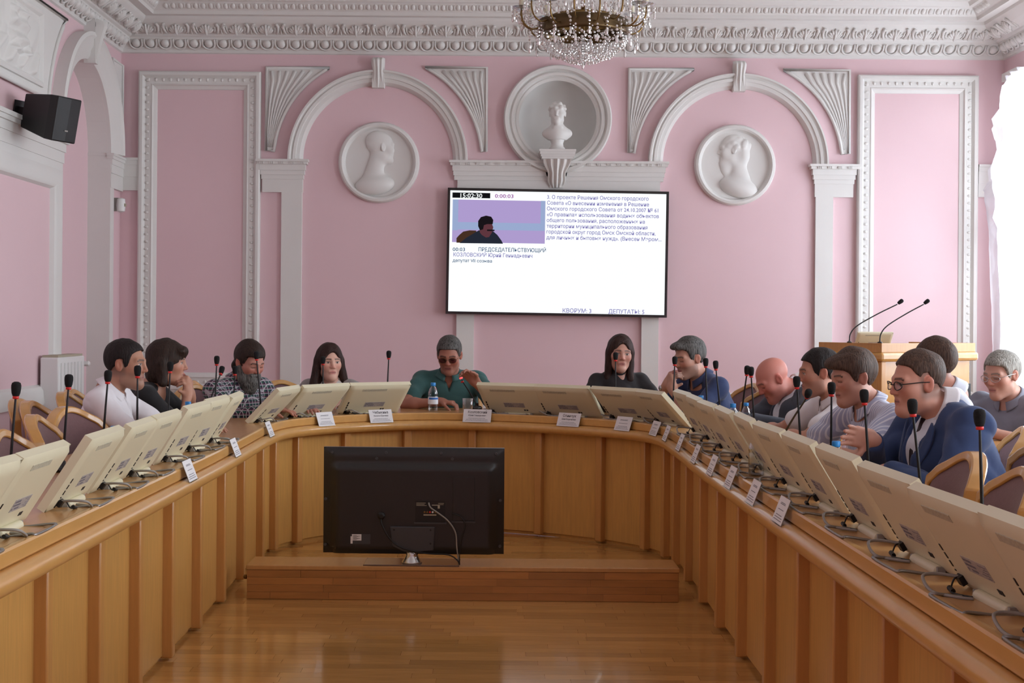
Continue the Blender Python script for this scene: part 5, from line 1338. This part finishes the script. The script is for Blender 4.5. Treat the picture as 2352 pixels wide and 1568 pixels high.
    if eyes=='open':
        mixm(np.clip(1.5-(ex**2+ez**2)*1.2,0,1)*(q[:,1]>.06),(214,206,202),.9); mixm(np.clip(2.2-((ax_-.0315)**2+(q[:,2]-.007)**2)**.5/.0036,0,1)*(q[:,1]>.06),(52,40,36),1)
        mixm(np.clip(1.5-np.abs(q[:,2]-.0135)/.0025,0,1)*(ax_>.017)*(ax_<.048)*(q[:,1]>.055),(60,42,38),.75)
    else: mixm(np.clip(1.5-np.abs(q[:,2]-.0015)/.0026,0,1)*(ax_>.018)*(ax_<.047)*(q[:,1]>.055),(60,42,38),.8); mixm(np.clip(1.4-(ex**2+ez**2),0,1)*(q[:,1]>.06),tuple(int(v*.86) for v in skin),.5)
    body=put('body',net_mesh('body',V,Q,colr),'skin',root)
    # ---- clothing
    def cloth_prims(t,slv,both=True):
        p=[(ellip(C+_A((0,.0,.02)),(.176*bw_+t,.122*bd+t,.180+t)),.05,'+'),(ellip(Bl+_A((0,.0,.03)),(.155*bw_+t,.122*bd+t,.16+t)),.06,'+'),(ellip(Pv,(.175*bw_+t,.14+t,.10+t)),.05,'+'),(capsule(C,Bl,.12*bw_+t,.13*bw_+t),.06,'+')]
        if female: p+=[(ellip(C+_A((sg*.065,.085,.0)),(.06+t,.05+t,.06+t)),.04,'+') for sg in (-1,1)]
        for i in (0,1):
            p+=[(capsule(Nk+_A(((-1,1)[i]*.04,-.012,-.016)),Sh[i]+_A((0,0,.0)),.042+t,(.050 if not female else .040)+t),.06,'+'),(ellip(Sh[i]+_A((0,0,-.018)),((.056 if not female else .042)+t,(.060 if not female else .046)+t,(.060 if not female else .048)+t)),.05,'+')]
            w_,a=wri[i]; k_=(.060 if not female else .050)
            if slv=='long': p+=[(capsule(Sh[i],el[i],k_+t,.050*(1 if not female else .88)+t),.025,'+'),(capsule(el[i],el[i]+(w_-el[i])*.93,.050*(1 if not female else .88)+t,.037*(1 if not female else .88)+t),.02,'+')]
            elif slv=='rolled': p+=[(capsule(Sh[i],el[i],k_+t,.052+t),.025,'+'),(capsule(el[i],el[i]+(w_-el[i])*.22,.052+t,.05+t),.015,'+')]
            else: p+=[(capsule(Sh[i],Sh[i]+(el[i]-Sh[i])*.62,k_+.003+t,k_+.006+t),.025,'+')]
        return p
    nc=(lambda r_: (capsule(Nk+_A((0,.0,.058)),Hl+Rh@_A((0,0,.02)),r_,r_+.012),.008,'-'))
    def wr_(amp):
        def f(P):
            g=1.0-2*np.abs(sines(P*_A((1,.9,1.1)),30,sd+1)*1.6)+.6*sines(P*_A((1,1,.6)),75,sd); return (amp*g).astype(np.float32)
        return f
    loC,hiC=lo.copy(),hi.copy()
    hc=.0072; zc=[.44]; 
    while zc[-1]<Nk[2]+.12: zc.append(zc[-1]+(.012 if zc[-1]<.70 else hc))
    def garment(name,t,slv,m_,cuts,amp=wr):
        p=cloth_prims(t,slv)+cuts; V,Q=surfnet(p,loC,hiC,hc,zs=zc,post=wr_(amp)); return put(name,net_mesh(name,V,Q),m_,root)
    Rc=R3(0,-math.atan2(hy*.4,.4)*.6)
    cuts=[] if turtle else [nc(neckw+.004)]
    if turtle:
        pass
    if vz is not None and jacket is None: cuts.append((wedge(-vz,.30,.0,Nk+_A((0,.0,0)),Rc),.008,'-'))
    inner='shirt_inner' if jacket else 'shirt'
    g=garment('sweater' if turtle else 'shirt',0.0 if not jacket else -.002,sleeve,blouse or top,cuts)
    if turtle:
        V,Q=surfnet([(capsule(Nk+_A((0,0,-.03)),Nk+(Hl+Rh@_A((0,-.02,-.09))-Nk)*.75,neckw+.012,neckw+.008),.01,'+')],Nk-.2,Nk+.2,.006); put('neckband',net_mesh('neckband',V,Q),top,g)
    if jacket:
        j=garment('jacket',.012,'long',jacket,[nc(neckw+.014),(wedge(-.26 if vz is None else -vz,.36,.02,Nk,Rc),.008,'-')],amp=.005)
        for sg in (-1,1):
            mb=MB(); pts=[]
            def lp(u,v_,sg=sg):
                zz=-.03-.22*u; wd=.012+.05*math.sin(min(1,u*1.15)*math.pi)**.7*v_; x=(.012+.36*(zz+.26))+wd; P_=Nk+_A(Rc@_A((sg*x,.10+.055*min(1,u*1.6)-.30*max(0,x-.07),zz))); return tuple(P_)
            mb.grid(lp,12,5); lo_=obj('lapel',mb,jacket,j,smooth=True); so=lo_.modifiers.new('solid','SOLIDIFY'); so.thickness=.008; so.offset=1
    if collar:
        cm,ch,wing=collar; mb=MB(); n_=28
        axv=nrm((Hl+Rh@_A((0,-.03,-.06)))-Nk); 
        ey=nrm(_A((0,1,0))-axv*float(axv[1])); exv=np.cross(ey,axv)
        def cl(u,v_):
            th=math.pi/2+.28+(2*math.pi-.56)*u; fr=max(0,math.sin(th))**6
            rr=(neckw+.011)+(.024+.006*fr)*v_; zz=ch*(1-v_)-(.018+wing*fr)*v_+.008*(1-v_)*(-math.sin(th))
            return tuple(Nk+_A((0,.012,.0))+exv*rr*math.cos(th)*1.06+ey*rr*math.sin(th)*1.08+axv*zz)
        mb.grid(cl,n_,6); co=obj('collar',mb,cm,g,smooth=True); so=co.modifiers.new('solid','SOLIDIFY'); so.thickness=.005; so.offset=1
    if tie:
        mb=MB(); K=[Nk+_A(Rc@_A((0,.072+.06*min(1,t*2.5),-.025-.30*t))) for t in [i/8 for i in range(9)]]; mb.tube([tuple(k) for k in K],[.016]+[.013+.022*(i/8) for i in range(1,9)],8,flat=None); obj('tie',mb,'tie_dark',g,smooth=True)
    # trousers and shoes
    p=[(ellip(Pv,(.17,.135,.095)),.04,'+')]
    for sgn in (-1,1):
        hp=_A((sgn*.09,.03,.57)); kn=_A((sgn*.13,.43,.53)); an=_A((sgn*.13,.40,.08)); p+=[(capsule(hp,kn,.08,.064),.04,'+'),(capsule(kn,an,.064,.052),.03,'+')]
        obj('shoe',MB().sphere((sgn*.13,.46,.045),1,12,8,(.045,.135,.045)),'shoe',root,smooth=True)
    V,Q=surfnet(p,(-.3,-.2,.04),(.3,.62,.72),.016); put('trousers',net_mesh('trousers',V,Q),'trousers',root)
    # ---- hair
    if hair:
        hp_,cut,amp,freq=hair
        if hscale!=1.0: W_=lambda f: xform((lambda P,f=f:f(P/hscale)*hscale),Hl,Rh)
        else: W_=lambda f: xform(f,Hl,Rh)
        pl=[(W_(f),k,o) for f,k,o in hp_]
        if cut is not None: pl.append((W_(cut),.006,'&'))
        def po(P):
            qq=(P-Hl)@Rh; return (amp*(sines(qq*_A((1,1,.45)),freq,sd)+.6*sines(qq*_A((1,1,.4)),freq*2.1,sd+5))).astype(np.float32)
        V,Q=surfnet(pl,Hl-_A((.2,.2,.40)),Hl+_A((.2,.2,.24)),max(h,.0044),post=po); put('hair',net_mesh('hair',V,Q),hairm,root)
    if beard:
        bp_,bm_=beard; pl=[(xform(f,Hl,Rh),k,o) for f,k,o in bp_]
        def po2(P): return (.0035*(sines(((P-Hl)@Rh)*_A((1,1,.5)),220,sd)+sines(((P-Hl)@Rh)*_A((1,1,.5)),90,sd+2))).astype(np.float32)
        V,Q=surfnet(pl,Hl-_A((.16,.16,.3)),Hl+_A((.16,.2,.1)),.0042,post=po2); put('beard',net_mesh('beard',V,Q),bm_,root)
    # ---- glasses
    if glasses:
        fm,lm,ry_,th=glasses
        def H_(p): return tuple(Hl+Rh@(_A(p)*hscale))
        gl=None
        for sgn in (-1,1):
            pts=[H_((sgn*(.034+.0255*math.cos(a)),.099-.010*abs(math.cos(a))**2*(1 if math.cos(a)>0 else .2),.004+ry_*math.sin(a))) for a in [2*math.pi*i/20 for i in range(20)]]
            o=obj('spectacle_rim',MB().tube(pts,th,5,closed=True),fm,root,smooth=True)
            mb=MB(); mb.add(pts,[tuple(range(20))]); obj('lens',mb,lm,o)
            obj('temple',MB().tube([H_((sgn*.0595,.090,.010)),H_((sgn*.072,.062,.011)),H_((sgn*.080,.02,.012)),H_((sgn*.083,-.012,.010)),H_((sgn*.083,-.026,-.01))],th*1.1,5),fm,o,smooth=True)
        obj('bridge',MB().tube([H_((-.0095,.100,.008)),H_((0,.106,.010)),H_((.0095,.100,.008))],th,5),fm,root,smooth=True)
    if watch is not None:
        i,wm=watch; w_,a=wri[i]; d=nrm(a.get('d',(0,1,0))); fd=nrm(w_-el[i]); ctr=w_-fd*.02; zq=Vector(tuple(float(v) for v in fd)); Rq=Vector((0,0,1)).rotation_difference(zq).to_matrix().to_4x4()
        wt=obj('wristwatch',MB().lathe([(.030,-.010),(.0325,-.009),(.0325,.009),(.030,.010)],20,Matrix.Translation(Vector(tuple(float(v) for v in ctr)))@Rq,cap=False),wm,root,smooth=True)
        n_=-nrm(a.get('n',(0,0,-1))); n_=nrm(n_-fd*float(n_@fd)); pc_=ctr+n_*.032; Rn=Vector((0,0,1)).rotation_difference(Vector(tuple(float(v) for v in n_))).to_matrix().to_4x4()
        obj('dial',MB().lathe([(.017,-.004),(.018,.004),(.015,.006),(.0001,.006)],18,Matrix.Translation(Vector(tuple(float(v) for v in pc_)))@Rn),'silver',wt,smooth=True)
    if chairlab:
        bo=Matrix.Rotation(yaw,3,'Z')@Vector((0,.02,0)); chair(rx+bo.x,ry+bo.y,yaw,chairlab,chairgrp)
    return root
def short_hair(t=.010,up=.0,front=.078,temple=.058,ear=.028,side=-.012,nape=-.07,amp=.003,freq=70,extra=()):
    return ([(cran(t,up=up),.01,'+')]+list(extra),hairline(front,temple,ear,side,nape),amp,freq)
def long_hair(len_=.26,wide=.085,t=.016,flare=.0,part=0,amp=.0035,back=.0,face=(.056,.10,.108),facez=-.022):
    pr=[(cran(t,up=.008),.01,'+')]
    for s in (-1,1):
        pr+=[(capsule((s*(wide-.022),-.015,.01),(s*(wide-.014+flare),.0,-len_),.032,.028),.03,'+'),(capsule((s*.045,-.06,.0),(s*(.055+flare*.7),-.055,-len_),.045,.038),.03,'+')]
    pr.append((ellip((0,.12,facez),face),.012,'-')); pr.append((capsule((0,.0,-.06),(0,.06,-.30),.046,.055),.012,'-'))
    return (pr,None,amp,95)
PI=math.pi
def A(w_,hint,d,n,curl=.3,thumb=None,point=False):
    r=dict(w=w_,hint=hint,d=d,n=n,curl=curl,point=point)
    if thumb is not None: r['thumb']=thumb
    return r
person('man in a white shirt with short dark hair leaning on the desk',(291,838,7.1),-PI/2,lean=(0,.20),hyaw=-.12,pitch=.05,skin=(176,128,104),sw=.38,top='shirt_white',hair=short_hair(.009,up=.006,side=-.02,nape=-.035,ear=.034),fade=.5,hairm='hair_black',stub=.35,collar=('shirt_white',.018,.018),vz=.07,chairlab='mauve upholstered chair on which the white-shirted man sits',h=.004,lip=(150,96,88))
person('woman in a black top with dark bobbed hair, chin on her folded hands',(386,836,8.0),-PI/2,lean=(0,.30),hyaw=.06,pitch=.02,skin=(184,136,114),sw=.30,female=True,sleeve='short',top='top_black',
  hair=([(cran(.017,up=.012),.01,'+'),(capsule((-.072,-.02,.0),(-.074,-.015,-.10),.034,.028),.03,'+'),(capsule((.072,-.02,.0),(.074,-.015,-.10),.034,.028),.03,'+'),(ellip((0,-.075,-.05),(.075,.05,.085)),.04,'+'),(ellip((.0,.075,.075),(.07,.035,.03)),.02,'+'),(ellip((0,.13,-.045),(.060,.10,.10)),.012,'-')],None,.004,85),hairm='hair_brown',
  arms=(A((-.035,.42,.905),(-.5,.5,-1),(.5,-.05,.75),(.3,-.6,.2),.75),A((.035,.42,.92),(.5,.5,-1),(-.5,-.05,.75),(-.3,-.6,.2),.75)),chairlab='mauve upholstered chair on which the woman in black sits',neckw=.045)
bd_pr=[(ellip((0,.045,-.085),(.066,.056,.060)),.02,'+'),(capsule((-.062,.0,-.03),(-.05,.03,-.09),.022,.03),.03,'+'),(capsule((.062,.0,-.03),(.05,.03,-.09),.022,.03),.03,'+'),(ellip((0,.06,-.135),(.052,.045,.06)),.03,'+'),(capsule((-.03,.082,-.048),(.03,.082,-.048),.011),.012,'+'),(ellip((0,.105,-.0585),(.016,.02,.006)),.006,'-')]
person('bearded man in a green plaid shirt looking down',(573,833,8.75),-PI/2-.62,lean=(0,.22),hyaw=-.12,pitch=.38,skin=(190,132,114),sw=.40,bw_=1.15,bd=1.15,top='shirt_plaid',hair=short_hair(.014,up=.012,front=.066,side=-.02,nape=-.085,ear=.02,extra=[(ellip((0,-.085,-.05),(.06,.035,.05)),.02,'+')]),hairm='hair_brown',beard=(bd_pr,'beard_grey'),eyes='down',collar=('shirt_plaid',.018,.018),chairlab='mauve upholstered chair on which the bearded man sits',h=.0045)
person('woman with long brown hair in a grey jacket',(757,834,9.45),PI-.05,lean=(.0,.12),hyaw=.42,pitch=.0,skin=(222,176,156),sw=.30,female=True,top='jacket_grey',blouse='blouse',jacket='jacket_grey',vz=.24,hair=long_hair(.17,.094,.014,flare=.035),hairm='hair_chestnut',neckw=.042,nk=(.045,.125),chairlab='mauve upholstered chair on which the woman in grey sits',lip=(190,96,98),face=dict(jaw=.82,nose=.96,fw=.95))
person('man in a green polo shirt and tinted glasses speaking into a microphone',(1032,817,9.62),PI,lean=(.0,.24),hyaw=-.10,pitch=.36,skin=(168,112,92),sw=.385,bw_=1.15,bd=1.15,sleeve='short',top='polo_green',hair=short_hair(.011,up=.012,front=.076,temple=.058,side=-.02),hairm='hair_saltpepper',nk=(.06,.125),eyes='down',stub=.2,glasses=('brass_dark','lens_dark',.019,.0014),collar=('polo_green',.016,.012),vz=.10,neckw=.055,lip=(140,84,80),
  arms=(A((-.19,.46,.925),(-.8,-.1,-1),(.55,.1,.55),(.4,.7,-.3),.55),A((.05,.50,.80),(1,-.1,-.3),(-1,.25,-.05),(0,0,-1),.55)),chairlab='mauve upholstered chair on which the green polo man sits')
person('woman with long straight brown hair in a dark sweater',(1425,814,9.45),PI+.12,lean=(.0,.10),hyaw=-.05,pitch=.03,roll=-.05,skin=(196,146,128),sw=.30,female=True,top='sweater_dark',turtle=True,hair=long_hair(.16,.086,.012),hairm='hair_chestnut',neckw=.042,nk=(.045,.13),chairlab='mauve upholstered chair on which the woman in the dark sweater sits',lip=(166,90,88),face=dict(jaw=.82,nose=.96,fw=.94))
person('man in a navy shirt with greying hair, folded hands at his mouth',(1583,824,8.85),PI/2+.38,lean=(0,.30),hyaw=.10,pitch=.22,skin=(188,140,120),sw=.40,sleeve='rolled',top='shirt_navy',hair=short_hair(.011,up=.016,front=.074,side=-.03,nape=-.07,extra=[(ellip((0,.07,.095),(.055,.045,.025)),.02,'+')],amp=.005),hairm='hair_saltpepper',stub=.45,collar=('shirt_navy',.018,.018),
  arms=(A((-.04,.44,.93),(-.6,.6,-1),(.55,-.1,.7),(.3,-.7,.2),.7),A((.04,.44,.94),(.6,.6,-1),(-.55,-.1,.7),(-.3,-.7,.2),.7)),watch=(1,'brass'),chairlab='mauve upholstered chair on which the navy shirt man sits',eyes='down')
person('bald man in a grey suit bent forward over the desk',(1775,872,8.0),PI/2+.18,lean=(0,.34),hyaw=.0,pitch=.62,skin=(198,128,114),sw=.40,bw_=1.1,bd=1.1,top='suit_grey',blouse='shirt_pale',jacket='suit_grey',hair=None,nk=(.13,.06),eyes='down',collar=('shirt_white',.026,.02),tie=True,neckw=.054,stub=.1,chairlab='mauve upholstered chair on which the bald man sits',brow=(120,84,74),arms=(A((-.16,.52,.80),(-1,-.2,-.6),(.4,1,0),(0,0,-1),.3),A((.16,.52,.80),(1,-.2,-.6),(-.4,1,0),(0,0,-1),.3)))
person('dark-haired man in a white polo shirt behind the striped shirt man',(1880,857,7.3),PI/2+.02,lean=(0,.26),hyaw=-.02,pitch=.12,skin=(184,130,108),sw=.38,sleeve='short',top='shirt_white',hair=short_hair(.011,up=.004,front=.074,side=-.035,nape=-.065),hairm='hair_black',stub=.3,collar=('shirt_white',.018,.018),h=.0042,
  arms=(A((-.10,.58,.79),(-1,-.2,-.5),(.3,1,0),(0,0,-1),.3),A((.10,.58,.79),(1,-.2,-.5),(-.3,1,0),(0,0,-1),.3)))
chair_crest(1925,938,FLf,'mauve upholstered chair on which the dark-haired man in white sits','chairs the seated people use',zc=.92)
person('brown-haired man in a striped short-sleeved shirt',(1958,868,6.3),PI/2+.22,lean=(0,.28),hyaw=.05,pitch=.22,skin=(196,144,124),sw=.39,sleeve='short',top='shirt_striped',hair=short_hair(.014,up=.008,front=.058,temple=.036,side=-.02,nape=-.08,ear=.022,extra=[(ellip((.01,.06,.078),(.066,.045,.032)),.02,'+')],amp=.006,freq=55),hairm='hair_reddish',collar=('shirt_striped',.018,.018),eyes='down',h=.0038,
  arms=(A((-.09,.56,.79),(-1,-.2,-.5),(.3,1,0),(0,0,-1),.3),A((.08,.56,.79),(1,-.3,-.6),(-.5,1,0.1),(0,0,-1),.3)),chairlab='mauve upholstered chair on which the striped shirt man sits')
person('man in a blue suit and dark-rimmed glasses gesturing with one hand',(2106,882,5.24),PI/2+.12,lean=(0,.26),hyaw=.05,pitch=.10,skin=(206,150,130),sw=.42,bw_=1.15,bd=1.12,top='suit_blue',blouse='shirt_pale',jacket='suit_blue',hair=short_hair(.005,up=.012,front=.084,temple=.068,ear=.046,side=.03,nape=-.02,amp=.0025),fade=.55,hairm='hair_reddish',glasses=('black','lens',.016,.0019),nk=(.095,.098),collar=('shirt_white',.026,.03),tie=True,neckw=.057,hscale=.97,h=.0036,face=dict(fw=1.08,jaw=1.15),
  arms=(A((-.10,.40,.80),(-1,-.3,-.5),(.5,1,0),(0,0,-1),.3),A((.08,.40,.90),(.9,-.2,-.9),(-.30,.85,.20),(-.8,-.25,-.2),.18)),watch=(1,'silver'),chairlab='mauve upholstered chair on which the blue-suited man sits')
person('man with close-cropped brown hair in a pale shirt, turned away',(2144,838,5.92),PI/2-.22,lean=(0,.08),hyaw=-.85,pitch=.05,skin=(200,142,122),sw=.40,top='shirt_pale',hair=short_hair(.005,up=.004,nape=-.055,side=-.03),hairm='hair_reddish',fade=.45,hscale=.96,nk=(.06,.12),collar=('shirt_pale',.026,.02),h=.004,arms=(A((-.18,.34,.66),(-1,-.5,-.3),(.2,1,-.1),(0,0,-1),.3),A((.18,.34,.66),(1,-.5,-.3),(-.2,1,-.1),(0,0,-1),.3)),chairlab='mauve upholstered chair on which the man turned away sits')
person('grey-haired man with thin glasses in a grey short-sleeved shirt at the small table',(2300,862,7.45),PI/2+.55,lean=(0,.26),hyaw=.02,pitch=.22,skin=(198,150,132),sw=.40,bw_=1.1,sleeve='short',top='shirt_grey',hair=short_hair(.012,up=.004,front=.072,temple=.055,side=-.015),hairm='hair_white',eyes='down',glasses=('silver','lens',.016,.0013),collar=('shirt_grey',.018,.018),brow=(120,112,104),arms=(A((-.12,.50,.79),(-1,-.2,-.5),(.4,1,0),(0,0,-1),.3),A((.12,.50,.79),(1,-.2,-.5),(-.4,1,0),(0,0,-1),.3)))
for x,y,rz,lb in ((2.84,7.57,PI/2+.55,'mauve upholstered chair on which the grey-haired man sits'),):
    chair(x,y,rz,lb,'chairs the seated people use')
